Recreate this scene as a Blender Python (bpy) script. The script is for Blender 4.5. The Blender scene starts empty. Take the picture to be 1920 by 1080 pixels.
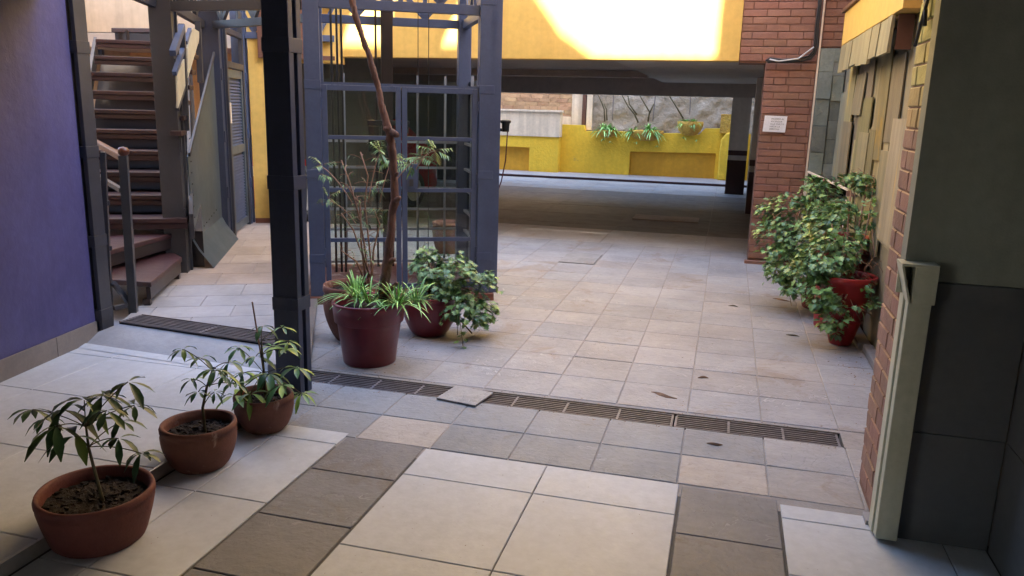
import bpy, math, random
from mathutils import Vector, Matrix
R = math.radians
rnd = random.Random(7)
S = bpy.context.scene
COL = S.collection

# ------------------------------------------------------------------ camera, world, sun, exposure
CAM = Vector((0, 0, 1.65)); FPX = 1487.93          # focal length in pixels of a 1920 px wide frame
YAW, PITCH, ROLL = R(14.7734), R(12.8312), R(1.5186)
def cam_axes():
    f = Vector((0, math.cos(PITCH), -math.sin(PITCH))); r = Vector((1, 0, 0)); u = Vector((0, math.sin(PITCH), math.cos(PITCH)))
    r2 = math.cos(ROLL)*r + math.sin(ROLL)*u; u2 = -math.sin(ROLL)*r + math.cos(ROLL)*u
    Z = Matrix.Rotation(YAW, 3, 'Z')
    return Z @ r2, Z @ u2, Z @ f
CR, CU, CF = cam_axes()
cd = bpy.data.cameras.new('camera'); cam = bpy.data.objects.new('camera', cd); COL.objects.link(cam)
cd.sensor_width = 36; cd.lens = 36*FPX/1920; cd.clip_start = .05; cd.clip_end = 500
m = Matrix((CR, CU, -CF)).transposed().to_4x4(); m.translation = CAM; cam.matrix_world = m
S.camera = cam
def ray(px, py): return (CR*(px-960) - CU*(py-540) + CF*FPX)/FPX
def at(px, py, Y): d = ray(px, py); return CAM + d*(Y/d.y)          # the point at depth Y seen at that place
def fl(px, py, z=0): d = ray(px, py); return CAM + d*((z-CAM.z)/d.z)  # the point on a floor at height z

w = bpy.data.worlds.new('World'); S.world = w; w.use_nodes = True
nt = w.node_tree; bg = nt.nodes['Background']
sky = nt.nodes.new('ShaderNodeTexSky'); sky.sky_type = 'NISHITA'; sky.sun_disc = False
SUN = Vector((-.5, .66, -1)).normalized()           # the way the light travels
sky.sun_elevation = math.asin(-SUN.z); sky.sun_rotation = math.atan2(-SUN.x, -SUN.y)
sky.air_density = 1.0; sky.dust_density = 1.6; sky.ozone_density = .8
nt.links.new(sky.outputs[0], bg.inputs[0]); bg.inputs[1].default_value = .15
sd = bpy.data.lights.new('sun', 'SUN'); sd.energy = 4.6; sd.angle = R(.5); sd.color = (1, .96, .9)
so = bpy.data.objects.new('sun', sd); COL.objects.link(so); so.rotation_euler = SUN.to_track_quat('-Z', 'Y').to_euler(); so.location = (5, -5, 12)
S.view_settings.view_transform = 'Standard'; S.view_settings.look = 'None'; S.view_settings.gamma = 1
S.view_settings.exposure = 3.85
S.cycles.max_bounces = 10; S.cycles.diffuse_bounces = 6; S.cycles.transparent_max_bounces = 16
S.cycles.sample_clamp_indirect = 8

# ------------------------------------------------------------------ helpers
class MB:
    def __init__(s): s.v = []; s.f = []; s.c = []; s.cur = (1, 1, 1)
    def tint(s, c): s.cur = c if isinstance(c, (tuple, list)) else (c, c, c); return s
    def add(s, vs, fs):
        n = len(s.v); s.v += [Vector(p) for p in vs]; s.c += [s.cur]*len(vs); s.f += [tuple(i+n for i in f) for f in fs]; return n
    def hexa(s, p):                                   # p: 4 bottom, 4 top corners
        s.add(p, [(3, 2, 1, 0), (4, 5, 6, 7), (0, 1, 5, 4), (1, 2, 6, 5), (2, 3, 7, 6), (3, 0, 4, 7)])
        return s
    def box(s, a, b):
        x0, y0, z0 = a; x1, y1, z1 = b
        return s.hexa([(x0,y0,z0),(x1,y0,z0),(x1,y1,z0),(x0,y1,z0),(x0,y0,z1),(x1,y0,z1),(x1,y1,z1),(x0,y1,z1)])
    def obox(s, o, u, v, n, lu, lv, ln):              # box from corner o along three unit axes
        o = Vector(o); U = Vector(u)*lu; V = Vector(v)*lv; N = Vector(n)*ln
        return s.hexa([o, o+U, o+U+V, o+V, o+N, o+U+N, o+U+V+N, o+V+N])
    def bar(s, a, b, w, h=None, up=(0, 0, 1)):        # rectangular bar between two points
        a = Vector(a); b = Vector(b); h = h or w; d = (b-a).normalized(); up = Vector(up)
        if abs(d.dot(up)) > .98: up = Vector((U2.x, U2.y, 0))
        x = d.cross(up).normalized(); y = x.cross(d)
        x *= w/2; y *= h/2
        return s.hexa([a-x-y, a+x-y, b+x-y, b-x-y, a-x+y, a+x+y, b+x+y, b-x+y])
    def prism(s, pts, d):                             # polygon pts pushed along d
        d = Vector(d); n = len(pts); pts = [Vector(p) for p in pts]
        s.add(pts+[p+d for p in pts], [tuple(range(n))[::-1], tuple(range(n, 2*n))]+[(i, (i+1) % n, n+(i+1) % n, n+i) for i in range(n)])
        return s
    def tube(s, pts, rad, n=8, cap=True):
        pts = [Vector(p) for p in pts]; rad = rad if isinstance(rad, (list, tuple)) else [rad]*len(pts)
        k = len(s.v); vs = []; fs = []; prev = None
        for i, p in enumerate(pts):
            d = (pts[min(i+1, len(pts)-1)]-pts[max(i-1, 0)]).normalized()
            x = (prev - d*prev.dot(d)) if prev else d.orthogonal()
            x.normalize(); prev = x; y = d.cross(x)
            for j in range(n):
                a = 2*math.pi*j/n; vs.append(p+(x*math.cos(a)+y*math.sin(a))*rad[i])
        for i in range(len(pts)-1):
            for j in range(n): fs.append((i*n+j, i*n+(j+1) % n, (i+1)*n+(j+1) % n, (i+1)*n+j))
        if cap: fs.append(tuple(range(n))[::-1]); fs.append(tuple(range(len(pts)*n-n, len(pts)*n)))
        s.add(vs, fs); return s
    def lathe(s, prof, c=(0, 0, 0), n=40, wob=0, seed=0, squash=1):
        vs = []; fs = []; q = random.Random(seed); ph = [q.uniform(0, 6) for _ in range(4)]
        for i, (r, z) in enumerate(prof):
            for j in range(n):
                a = 2*math.pi*j/n; k = 1+wob*(math.sin(2*a+ph[0])+.6*math.sin(3*a+ph[1]+i*.2)+.3*math.sin(7*a+ph[2]))
                vs.append((c[0]+r*k*math.cos(a), c[1]+r*k*math.sin(a)*squash, c[2]+z+wob*.25*math.sin(a+ph[3])*z))
        for i in range(len(prof)-1):
            for j in range(n): fs.append((i*n+j, i*n+(j+1) % n, (i+1)*n+(j+1) % n, (i+1)*n+j))
        s.add(vs, fs); return s
    def build(s, name, mat, parent=None, smooth=False, bevel=0):
        me = bpy.data.meshes.new(name)
        if parent is not None:
            o0 = Vector((0, 0, 0)); p = parent
            while p is not None: o0 += p.location; p = p.parent
        else:
            xs = [p.x for p in s.v]; ys = [p.y for p in s.v]; zs = [p.z for p in s.v]
            o0 = Vector(((min(xs)+max(xs))/2, (min(ys)+max(ys))/2, min(zs)))
        me.from_pydata([tuple(p-o0) for p in s.v], [], s.f); me.update()
        ca = me.color_attributes.new('tint', 'FLOAT_COLOR', 'POINT')
        ca.data.foreach_set('color', [x for c in s.c for x in (c[0], c[1], c[2], 1)])
        if smooth: me.polygons.foreach_set('use_smooth', [True]*len(me.polygons))
        me.materials.append(mat)
        o = bpy.data.objects.new(name, me); COL.objects.link(o)
        if parent is None: o.location = o0
        else: o.parent = parent
        if bevel:
            b = o.modifiers.new('bevel', 'BEVEL'); b.width = bevel; b.segments = 2; b.limit_method = 'ANGLE'
        if smooth == 'auto':
            pass
        return o
def tag(o, label=None, cat=None, group=None, kind=None):
    if label: o['label'] = label
    if cat: o['category'] = cat
    if group: o['group'] = group
    if kind: o['kind'] = kind
    return o
def empty(name, loc, label, cat, group=None):
    o = bpy.data.objects.new(name, None); COL.objects.link(o); o.location = loc; o.empty_display_size = .1
    return tag(o, label, cat, group)
def copy_tree(o, parent=None):
    c = o.copy(); COL.objects.link(c); c.parent = parent
    for ch in list(o.children): copy_tree(ch, c)
    return c

def mat(name, c1, c2=None, scale=4, rough=.6, rvar=.1, bump=0, bscale=30, metal=0, tint=False, spots=None, spot_scale=6, spot_lo=.62, detail=6, spec=.5, cleft=0, stretch=(1, 1, 1), sub=0, bdist=.01, contrast=(.35, .65), drips=0):
    m = bpy.data.materials.new(name); m.use_nodes = True; t = m.node_tree; N = t.nodes; L = t.links
    b = N['Principled BSDF']; tc = N.new('ShaderNodeTexCoord'); mp = N.new('ShaderNodeMapping'); mp.inputs['Scale'].default_value = stretch
    L.new(tc.outputs['Object'], mp.inputs[0]); V = mp.outputs[0]
    def noise(sc, det=detail, dist=0, ro=.6):
        n = N.new('ShaderNodeTexNoise'); n.inputs['Scale'].default_value = sc; n.inputs['Detail'].default_value = det
        n.inputs['Distortion'].default_value = dist; n.inputs['Roughness'].default_value = ro; L.new(V, n.inputs['Vector']); return n.outputs[0]
    def ramp(src, a, b_, ca=(0, 0, 0, 1), cb=(1, 1, 1, 1)):
        r = N.new('ShaderNodeValToRGB'); r.color_ramp.elements[0].position = a; r.color_ramp.elements[1].position = b_
        r.color_ramp.elements[0].color = ca; r.color_ramp.elements[1].color = cb; L.new(src, r.inputs[0]); return r.outputs[0]
    def mix(f, a, b_, mode='MIX'):
        x = N.new('ShaderNodeMix'); x.data_type = 'RGBA'; x.blend_type = mode
        if isinstance(f, (int, float)): x.inputs[0].default_value = f
        else: L.new(f, x.inputs[0])
        for i, q in ((6, a), (7, b_)):
            if isinstance(q, tuple): x.inputs[i].default_value = q if len(q) == 4 else q+(1,)
            else: L.new(q, x.inputs[i])
        return x.outputs[2]
    c2 = c2 or tuple(x*.8 for x in c1)
    col = mix(ramp(noise(scale), *contrast), c1, c2)
    if cleft > .5:
        cn = noise(2.1, 5, 1.4, .55); fr = N.new('ShaderNodeMath'); fr.operation = 'MULTIPLY'; fr.inputs[1].default_value = 8; L.new(cn, fr.inputs[0])
        f2 = N.new('ShaderNodeMath'); f2.operation = 'FRACT'; L.new(fr.outputs[0], f2.inputs[0])
        ln = ramp(f2.outputs[0], .0, .09, (1, 1, 1, 1), (0, 0, 0, 1)); msk = ramp(noise(1.3, 2), .5, .62); mm_ = N.new('ShaderNodeMath'); mm_.operation = 'MULTIPLY'; L.new(ln, mm_.inputs[0]); L.new(msk, mm_.inputs[1])
        col = mix(mm_.outputs[0], col, tuple(min(1, x*1.35) for x in c1))
        col = mix(ramp(f2.outputs[0], .93, 1.0, (0, 0, 0, 1), (.5, .5, .5, 1)), col, tuple(x*.55 for x in c2))
        mp3 = N.new('ShaderNodeMapping'); mp3.inputs['Scale'].default_value = (1.5, 14, 1); mp3.inputs['Rotation'].default_value = (0, 0, .5); L.new(tc.outputs['Object'], mp3.inputs[0])
        n3 = N.new('ShaderNodeTexNoise'); n3.inputs['Scale'].default_value = 2.5; n3.inputs['Detail'].default_value = 7; n3.inputs['Distortion'].default_value = .6; L.new(mp3.outputs[0], n3.inputs['Vector'])
        col = mix(.22, col, ramp(n3.outputs[0], .35, .68, (1.0, 1.0, 1.0, 1), (.66, .64, .62, 1)), 'MULTIPLY')
    col = mix(.35, col, mix(ramp(noise(scale*9), .3, .7), (1, 1, 1), (.6, .6, .6)), 'MULTIPLY')
    if spots:
        col = mix(ramp(noise(spot_scale, 8, .6, .7), spot_lo, spot_lo+.06), col, spots)
    if drips:
        mp2 = N.new('ShaderNodeMapping'); mp2.inputs['Scale'].default_value = (7, 7, .5); L.new(tc.outputs['Object'], mp2.inputs[0])
        n = N.new('ShaderNodeTexNoise'); n.inputs['Scale'].default_value = 1.2; n.inputs['Detail'].default_value = 5; L.new(mp2.outputs[0], n.inputs['Vector'])
        col = mix(drips, col, ramp(n.outputs[0], .42, .62, (1, 1, 1, 1), (.45, .42, .38, 1)), 'MULTIPLY')
    if tint:
        a = N.new('ShaderNodeAttribute'); a.attribute_name = 'tint'; col = mix(1.0, col, a.outputs[0], 'MULTIPLY')
    L.new(col, b.inputs['Base Color'])
    rr = N.new('ShaderNodeMapRange'); rr.inputs[3].default_value = max(0, rough-rvar); rr.inputs[4].default_value = min(1, rough+rvar)
    L.new(noise(scale*2.3), rr.inputs[0]); L.new(rr.outputs[0], b.inputs['Roughness'])
    b.inputs['Metallic'].default_value = metal; b.inputs['Specular IOR Level'].default_value = spec
    hs = None
    if cleft:                                          # natural cleft stone: curved terraces with sharp lips
        n = noise(1.9, 4, 1.2, .55); mm = N.new('ShaderNodeMath'); mm.operation = 'MULTIPLY'; mm.inputs[1].default_value = 9; L.new(n, mm.inputs[0])
        sn = N.new('ShaderNodeMath'); sn.operation = 'SNAP'; sn.inputs[1].default_value = 1; L.new(mm.outputs[0], sn.inputs[0])
        ml = N.new('ShaderNodeMath'); ml.operation = 'MULTIPLY'; ml.inputs[1].default_value = .35; L.new(sn.outputs[0], ml.inputs[0])
        bp = N.new('ShaderNodeBump'); bp.inputs['Strength'].default_value = cleft; bp.inputs['Distance'].default_value = .03; L.new(ml.outputs[0], bp.inputs['Height']); hs = bp
    if bump:
        bp = N.new('ShaderNodeBump'); bp.inputs['Strength'].default_value = bump; bp.inputs['Distance'].default_value = bdist
        L.new(noise(bscale, 8, .2), bp.inputs['Height'])
        if hs: L.new(hs.outputs[0], bp.inputs['Normal'])
        hs = bp
    if hs: L.new(hs.outputs[0], b.inputs['Normal'])
    return m

# ------------------------------------------------------------------ materials
M = dict(
 slate=mat('slate_paving', (.36, .343, .33), (.285, .273, .265), 2.2, .55, .14, .7, 45, tint=True, cleft=1, spots=(.25, .215, .185), spot_scale=1.7, spot_lo=.57, spec=.35, bdist=.006),
 grout=mat('grout', (.33, .30, .275), None, 12, .9, bump=.4, bscale=80),
 ptile=mat('porcelain_tile', (.56, .572, .595), (.475, .485, .505), 2.4, .5, .1, .1, 60, tint=True, spec=.3, spots=(.47, .475, .49), spot_scale=1.6, spot_lo=.6, contrast=(.25, .75)),
 ptgrout=mat('tile_grout', (.10, .095, .09), None, 20, .9),
 greyfloor=mat('landing_stone', (.36, .35, .36), (.28, .275, .28), 2.0, .5, .12, .35, 40, tint=True, cleft=.3, spec=.4, bdist=.005),
 blue=mat('blue_painted_plaster', (.085, .08, .215), (.062, .056, .165), 1.6, .5, .12, .6, 22, bdist=.006, drips=.15, spots=(.085, .07, .19), spot_scale=2, spot_lo=.7),
 skirt=mat('skirting_tile', (.22, .185, .16), (.17, .145, .13), 5, .45, .1, .1, 60),
 steel=mat('slate_blue_steel_paint', (.066, .092, .17), (.055, .076, .145), 5, .42, .08, .06, 70, spots=(.10, .10, .13), spot_scale=4, spot_lo=.66, spec=.5),
 dsteel=mat('dark_blue_steel_paint', (.04, .048, .08), (.032, .038, .064), 4, .42, .08, .06, 70, spec=.4),
 gsteel=mat('grey_steel_paint', (.047, .047, .056), (.036, .036, .044), 4, .4, .08, .06, 70, spec=.5, spots=(.07, .065, .07), spot_scale=5, spot_lo=.66),
 panel=mat('grey_sheet_metal', (.078, .102, .122), (.06, .078, .094), 2, .33, .08, .03, 12, metal=0, spec=.5),
 wood=mat('varnished_tread_wood', (.045, .017, .018), (.03, .012, .014), 3, .42, .1, .15, 40, stretch=(1, 6, 6), spec=.55, tint=True),
 rail=mat('handrail_wood', (.13, .035, .015), (.09, .025, .012), 5, .3, .08, .05, 30, stretch=(1, 8, 8)),
 darkwood=mat('dark_stair_soffit', (.025, .016, .016), (.018, .012, .012), 2, .35, .1, .05, 20),
 cream=mat('cream_paint', (.55, .50, .36), (.48, .43, .31), 2, .6, .1, .1, 60, drips=.25),
 peach=mat('peach_plaster', (.72, .42, .19), (.64, .37, .17), 1.5, .7, .08, .15, 70, drips=.15),
 yellow=mat('yellow_paint', (.70, .46, .12), (.64, .42, .10), 1.6, .6, .08, .2, 60, bdist=.004, drips=.12),
 fyellow=mat('far_yellow_render', (.93, .63, .05), (.86, .54, .035), 1.3, .7, .08, .6, 18, bdist=.02, drips=.1, spots=(.50, .30, .09), spot_scale=3, spot_lo=.67),
 orange=mat('orange_recess_paint', (.72, .38, .025), (.64, .33, .022), 1.3, .7, .08, .5, 18, drips=.1),
 rubble=mat('yellow_rubble', (.66, .43, .07), (.5, .27, .05), 5, .8, .1, 1, 12, bdist=.06),
 rough=mat('rough_grey_wall', (.46, .40, .34), (.37, .32, .27), 2.2, .9, .05, 1, 9, bdist=.045, spots=(.5, .45, .39), spot_scale=1.4, spot_lo=.58),
 obrick=mat('old_tan_brick', (.55, .36, .21), (.42, .26, .15), 4, .9, .05, .8, 12, tint=True, bdist=.03),
 whitewash=mat('whitewashed_render', (.88, .75, .58), (.80, .66, .50), 2, .8, .05, .4, 15, drips=.3),
 brick=mat('painted_red_brick', (.28, .142, .10), (.225, .11, .08), 6, .55, .1, .55, 28, tint=True, bdist=.008, spots=(.34, .18, .135), spot_scale=9, spot_lo=.66, spec=.35),
 mortar=mat('painted_mortar', (.26, .125, .085), (.21, .10, .068), 8, .7, .1, .7, 30, bdist=.008, tint=True),
 slatewall=mat('slate_cladding', (.22, .245, .225), (.15, .175, .165), 3, .55, .1, 1, 12, tint=True, cleft=.6, bdist=.012, spots=(.27, .25, .17), spot_scale=3, spot_lo=.64),
 shingle=mat('weathered_plank', (.30, .27, .17), (.21, .19, .125), 3, .7, .08, .4, 14, stretch=(3, 3, .5), tint=True, spots=(.40, .27, .07), spot_scale=1.2, spot_lo=.6, bdist=.008),
 brown=mat('brown_trim', (.13, .055, .035), None, 6, .6, bump=.2),
 ceil=mat('garage_ceiling_paint', (.50, .43, .38), (.44, .38, .335), 1.2, .7, .05, .1, 30, spots=(.40, .34, .30), spot_scale=1.4, spot_lo=.66),
 ceil2=mat('pale_garage_ceiling', (.52, .48, .43), (.47, .43, .38), 1.2, .7, .05, .1, 30),
 gwall=mat('garage_wall_paint', (.66, .61, .56), (.58, .54, .5), 1.5, .6, .05, .1, 30, drips=.15),
 maroon=mat('maroon_paint', (.055, .018, .018), (.045, .015, .015), 3, .4, .08, .08, 30),
 rplaster=mat('green_grey_plaster', (.24, .245, .205), (.205, .21, .175), 2, .65, .06, .35, 110, bdist=.004, drips=.15, spots=(.27, .27, .23), spot_scale=3, spot_lo=.66),
 dtile=mat('dark_dado_tile', (.10, .097, .098), (.075, .074, .077), 2.5, .42, .08, .08, 40, contrast=(.25, .75)),
 post=mat('cream_post_paint', (.52, .50, .38), (.44, .42, .32), 2.5, .5, .08, .15, 40, spots=(.13, .11, .08), spot_scale=7, spot_lo=.72, drips=.25),
 iron=mat('drain_iron', (.22, .195, .20), (.14, .125, .13), 8, .5, .1, .3, 60),
 nosing=mat('steel_nosing', (.5, .48, .46), None, 8, .35, metal=.6),
 rung=mat('lit_rung_steel', (.30, .33, .38), (.22, .25, .30), 6, .35, spec=.6),  # paler than the frame: light caught by the rungs, put into the colour
 gravel=mat('drain_bottom', (.02, .018, .018), None, 10, .9, bump=.5),
 terra=mat('terracotta', (.19, .07, .042), (.145, .052, .034), 5, .75, .1, .5, 40, spots=(.33, .21, .16), spot_scale=4.5, spot_lo=.57, bdist=.006, drips=.2),
 terra2=mat('worn_red_terracotta', (.16, .042, .034), (.12, .032, .027), 4, .7, .1, .5, 45, spots=(.28, .13, .08), spot_scale=9, spot_lo=.68, bdist=.006, drips=.2),
 redpot=mat('maroon_plastic_pot', (.20, .022, .034), (.16, .018, .028), 3, .34, .08, .06, 30, spots=(.16, .06, .06), spot_scale=5, spot_lo=.7, drips=.2),
 redpot2=mat('bright_red_pot', (.33, .018, .022), (.25, .014, .018), 3, .4, .08, .06, 30, drips=.2),
 soil=mat('potting_soil', (.035, .02, .014), (.018, .011, .009), 20, .95, bump=1, bscale=30, bdist=.04),
 leaf=mat('leaf_green', (.095, .18, .055), (.07, .145, .045), 10, .38, .08, .1, 30, tint=True, spec=.5),
 bark=mat('trunk_bark', (.21, .10, .065), (.085, .038, .026), 14, .8, .1, 1, 25, stretch=(1, 1, .35), bdist=.02, tint=True),
 stem=mat('thin_stem', (.10, .085, .035), (.07, .055, .03), 10, .7),
 twig=mat('pale_twig', (.30, .17, .11), (.22, .12, .08), 10, .7),
 rubber=mat('black_rubber', (.012, .012, .013), None, 5, .5),
 carred=mat('car_paint_red', (.42, .012, .02), (.38, .01, .018), 3, .22, .04, spec=.6),
 chrome=mat('pale_plastic', (.6, .6, .58), None, 3, .3),
 bin=mat('bin_plastic', (.045, .052, .055), (.035, .04, .043), 3, .45, .08, .1, 30),
 paper=mat('notice_paper', (.80, .80, .82), (.74, .74, .76), 5, .6, bump=.1, bscale=8),
 ink=mat('black_ink', (.05, .05, .05), None, 3, .6),
 cable=mat('cable_jacket', (.02, .018, .018), None, 5, .45),
 rcable=mat('red_cable', (.10, .015, .015), None, 5, .5),
 white=mat('bleached_plaster', (.75, .75, .78), (.7, .7, .73), 2, .6, .05, .1, 40),
 bldg=mat('neighbour_render', (.62, .50, .36), (.55, .43, .31), .8, .8, .05, .2, 20, drips=.2),
 dark=mat('dark_render', (.09, .09, .08), (.07, .07, .065), 1.5, .8),
 barkchip=mat('peeled_bark', (.26, .14, .07), (.12, .07, .045), 15, .8, bump=.6, tint=True),
)
def glass(name, tintc, rough=.02, k=1.35):
    m = bpy.data.materials.new(name); m.use_nodes = True; t = m.node_tree; N = t.nodes; L = t.links; N.remove(N['Principled BSDF'])
    tr = N.new('ShaderNodeBsdfTransparent'); tr.inputs[0].default_value = tintc+(1,)
    gl = N.new('ShaderNodeBsdfGlossy'); gl.inputs['Roughness'].default_value = rough
    fr = N.new('ShaderNodeFresnel'); fr.inputs[0].default_value = k+.2
    mx = N.new('ShaderNodeMixShader'); L.new(fr.outputs[0], mx.inputs[0]); L.new(tr.outputs[0], mx.inputs[1]); L.new(gl.outputs[0], mx.inputs[2])
    L.new(mx.outputs[0], N['Material Output'].inputs[0]); return m
M['glass'] = glass('lift_glass', (.93, .96, .94), .01, 1.5)
M['greenglass'] = glass('greenish_glass', (.62, .78, .66), .05, 1.3)
M['carglass'] = mat('car_glass', (.02, .025, .03), None, 3, .08)

TH = R(27)                                           # the lift, landing and stair stand turned against the courtyard grid
U2 = Vector((math.cos(TH), math.sin(TH), 0)); V2 = Vector((-math.sin(TH), math.cos(TH), 0)); UP = Vector((0, 0, 1))
X1, Y1 = Vector((1, 0, 0)), Vector((0, 1, 0))
def struct(name, mb, m, **k): return tag(mb.build(name, m, **k), kind='structure')

# ------------------------------------------------------------------ ground and paving
g = MB(); g.box((-40, -20, -.3), (30, 60, -.16)); struct('ground', g, M['grout'])
g = MB(); g.box((-14, 4.30, -.15), (8, 24, -.004)); g.box((-2.42, 3.3, -.15), (1.14, 4.075, -.004)); struct('paving_bed', g, M['grout'])
def slabcol(warm=.5, v=.16):
    v *= .45; k = 1+rnd.uniform(-v, v); wv = rnd.uniform(-1, 1)*.025+(warm-.5)*.12
    return (k*(1+wv), k, k*(1-wv))
def slab(mb, x0, x1, y0, y1, z=0, gap=.0028, tilt=.0015, depth=.05):
    zs = [z+rnd.uniform(-tilt, tilt) for _ in range(4)]
    p = [(x0+gap, y0+gap), (x1-gap, y0+gap), (x1-gap, y1-gap), (x0+gap, y1-gap)]
    c = .003
    b = [(a, b_, z-depth) for a, b_ in p]; t = [(a, b_, q-c) for (a, b_), q in zip(p, zs)]
    q2 = [(x0+gap+c, y0+gap+c), (x1-gap-c, y0+gap+c), (x1-gap-c, y1-gap-c), (x0+gap+c, y1-gap-c)]
    t2 = [(a, b_, q) for (a, b_), q in zip(q2, zs)]
    n = mb.add(b+t+t2, [(0, 1, 5, 4), (1, 2, 6, 5), (2, 3, 7, 6), (3, 0, 4, 7), (4, 5, 9, 8), (5, 6, 10, 9), (6, 7, 11, 10), (7, 4, 8, 11), (8, 9, 10, 11)])
def in_landing(x, y):                                # the raised landing lies left of this line
    return (x+2.30)*V2.y - (y-3.92)*V2.x < -.0 and y > 3.9
p = MB()
xs = [-1.7+.4*k for k in range(-9, 9)]; ys = [4.33+.4*k for k in range(0, 14)]
for j, y0 in enumerate(ys):
    off = 0
    for x0 in xs:
        if in_landing(x0+.45, y0): continue
        sc_ = slabcol(.45+.35*(rnd.random()-.3)); p.tint((sc_[0]*.98, sc_[1], sc_[2]*1.05))
        slab(p, x0, x0+.4, y0, y0+.4)
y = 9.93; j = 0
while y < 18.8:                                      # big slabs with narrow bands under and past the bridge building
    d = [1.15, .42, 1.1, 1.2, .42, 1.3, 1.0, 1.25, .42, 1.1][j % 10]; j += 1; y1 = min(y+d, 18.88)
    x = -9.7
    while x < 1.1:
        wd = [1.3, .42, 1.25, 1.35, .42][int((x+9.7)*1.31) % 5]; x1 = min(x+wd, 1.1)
        if x1-x > .03: c_ = slabcol(.5, .2); kk = .44 if 10.3 < y < 16.2 else 1.05; p.tint((c_[0]*kk, c_[1]*kk*(.9 if kk < 1 else 1), c_[2]*kk*(.8 if kk < 1 else 1))); slab(p, x, x1, y, y1)  # middle rows tinted dark brown: soiling plus the bridge's shade put into the colour
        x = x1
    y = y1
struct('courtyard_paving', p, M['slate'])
p = MB()                                             # rows between the drain and the porcelain panels
for y0, y1 in ((3.42, 3.745), (3.745, 4.095)):
    for k in range(-1, 8):
        x0 = -1.7+.4*k-.03 if y0 < 3.5 else -1.7+.4*k; x0 = -2.5+.4*k+.4+ (0.0 if y0 > 3.5 else .0)
        c = slabcol(.25, .1); 
        if (k, y0) in ((1, 3.42), (5, 3.42)): c = (1.28, 1.19, 1.1)
        elif k > 5: c = slabcol(.7, .1)
        else: c = (c[0]*.80, c[1]*.83, c[2]*.87)
        p.tint(c); slab(p, max(x0, -2.42), min(x0+.4, 1.1), y0, y1)
def strip(x0, x1, joints):
    for a, b in zip(joints, joints[1:]):
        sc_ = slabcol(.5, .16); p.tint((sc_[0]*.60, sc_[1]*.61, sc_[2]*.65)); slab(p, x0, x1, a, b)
strip(-1.745, -1.325, (.9, 1.33, 1.76, 2.19, 2.612, 3.046, 3.42))
strip(-.08, .335, (1.1, 1.6, 2.08, 2.53, 2.975, 3.40))
struct('slate_border', p, M['slate'])
p = MB()
def tilefield(mb, xs, ys, z=0, gap=.0022):
    for a, b in zip(xs, xs[1:]):
        for c, d in zip(ys, ys[1:]):
            k = 1+rnd.uniform(-.025, .025); mb.tint((k, k, k)); slab(mb, a, b, c, d, z, gap, .0002, .02)
tilefield(p, (-1.318, -.705, -.088), (-.1, .675, 1.287, 1.893, 2.495, 3.12, 3.412), .001)
tilefield(p, (-2.312, -2.1, -1.752), (-.1, .25, .86, 1.47, 2.08, 2.69, 3.318, 3.462), .001)
tilefield(p, (.342, .952, 1.108), (-.1, 1.6, 2.2, 2.8, 3.235, 3.36), .001)
struct('porcelain_floor', p, M['ptile'])
g = MB(); g.box((-2.34, -3, -.15), (1.2, 3.415, -.006)); struct('floor_screed', g, M['ptgrout'])
# raised passage floor left of the pots, with its metal nosing
ZL = .06
p = MB(); tilefield(p, (-4.6, -4.21, -3.61, -3.0, -2.325), (-.3, .3, .9, 1.5, 2.1, 2.72, 3.33, 3.93, 4.06), ZL)
struct('raised_porcelain_floor', p, M['ptile'])
g = MB(); g.box((-4.7, -3, -.1), (-2.322, 4.08, ZL-.006)); struct('raised_floor_core', g, M['ptgrout'])
g = MB(); g.box((-2.3215, -.5, ZL-.045), (-2.312, 3.9, ZL+.003)); g.box((-2.3215, -.5, .002), (-2.3165, 3.9, ZL-.046))
tag(g.build('step_nosing', M['nosing']), 'thin metal nosing along the low step behind the three clay pots', 'step edge')

# landing: ramp then flat, with stone kerb on the courtyard side
ZR = .15
E0 = Vector((-2.36, 3.98, 0)); 
def lp(s, t, z): return Vector((-2.36, 3.98, 0)) + V2*s - U2*t + UP*z   # s along the kerb, t into the landing
g = MB()
g.add([(-4.08, 4.10, ZL+.002), (-2.40, 4.0, ZL+.002), (-2.50, 4.24, ZR-.004), (-3.9, 4.34, ZR-.004), (-4.08, 4.1, -.1), (-2.40, 4.0, -.1), (-2.5, 4.24, -.1), (-3.9, 4.34, -.1)], [(0, 1, 2, 3), (0, 4, 5, 1), (1, 5, 6, 2), (3, 7, 4, 0)])
struct('ramp', g, M['greyfloor'])
g = MB(); g.add([(-4.10, 4.035, ZL+.003), (-2.38, 3.925, ZL+.003), (-2.40, 4.0, ZL+.012), (-4.08, 4.105, ZL+.012)], [(0, 1, 2, 3)])
struct('ramp_threshold', g, M['ptile'])
g = MB()                                             # slabs of the landing in the turned grid
base = Vector((-2.50, 4.24, 0))
def clip(pts, P, Q):                                  # keep what lies left of the line P-Q
    out = []; P = Vector(P); Q = Vector(Q); sd_ = lambda v: (Q.x-P.x)*(v[1]-P.y)-(Q.y-P.y)*(v[0]-P.x)
    for i in range(len(pts)):
        a, b = pts[i], pts[(i+1) % len(pts)]; da, db = sd_(a), sd_(b)
        if da >= 0: out.append(a)
        if da*db < 0: k = da/(da-db); out.append((a[0]+(b[0]-a[0])*k, a[1]+(b[1]-a[1])*k))
    return out
def flat(mb, pts, z, depth=.04):
    pts = clip(pts, (-3.9, 4.345), (-2.5, 4.245)); pts = clip(pts, (-4.13, 4.85), (-3.9, 4.34)) if pts else pts
    if len(pts) > 2: mb.prism([(a, b, z-depth) for a, b in pts], (0, 0, depth))
landL = -.5
for (a, b, c, d) in ():
    pass
rows = [-1.2, -.75, -.35, 0, .30, .62, .95, 1.35, 1.8, 2.25, 2.7, 3.15, 3.6, 4.05, 4.5, 4.95]
drn0 = Vector((-3.93, 4.33)); 
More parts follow.
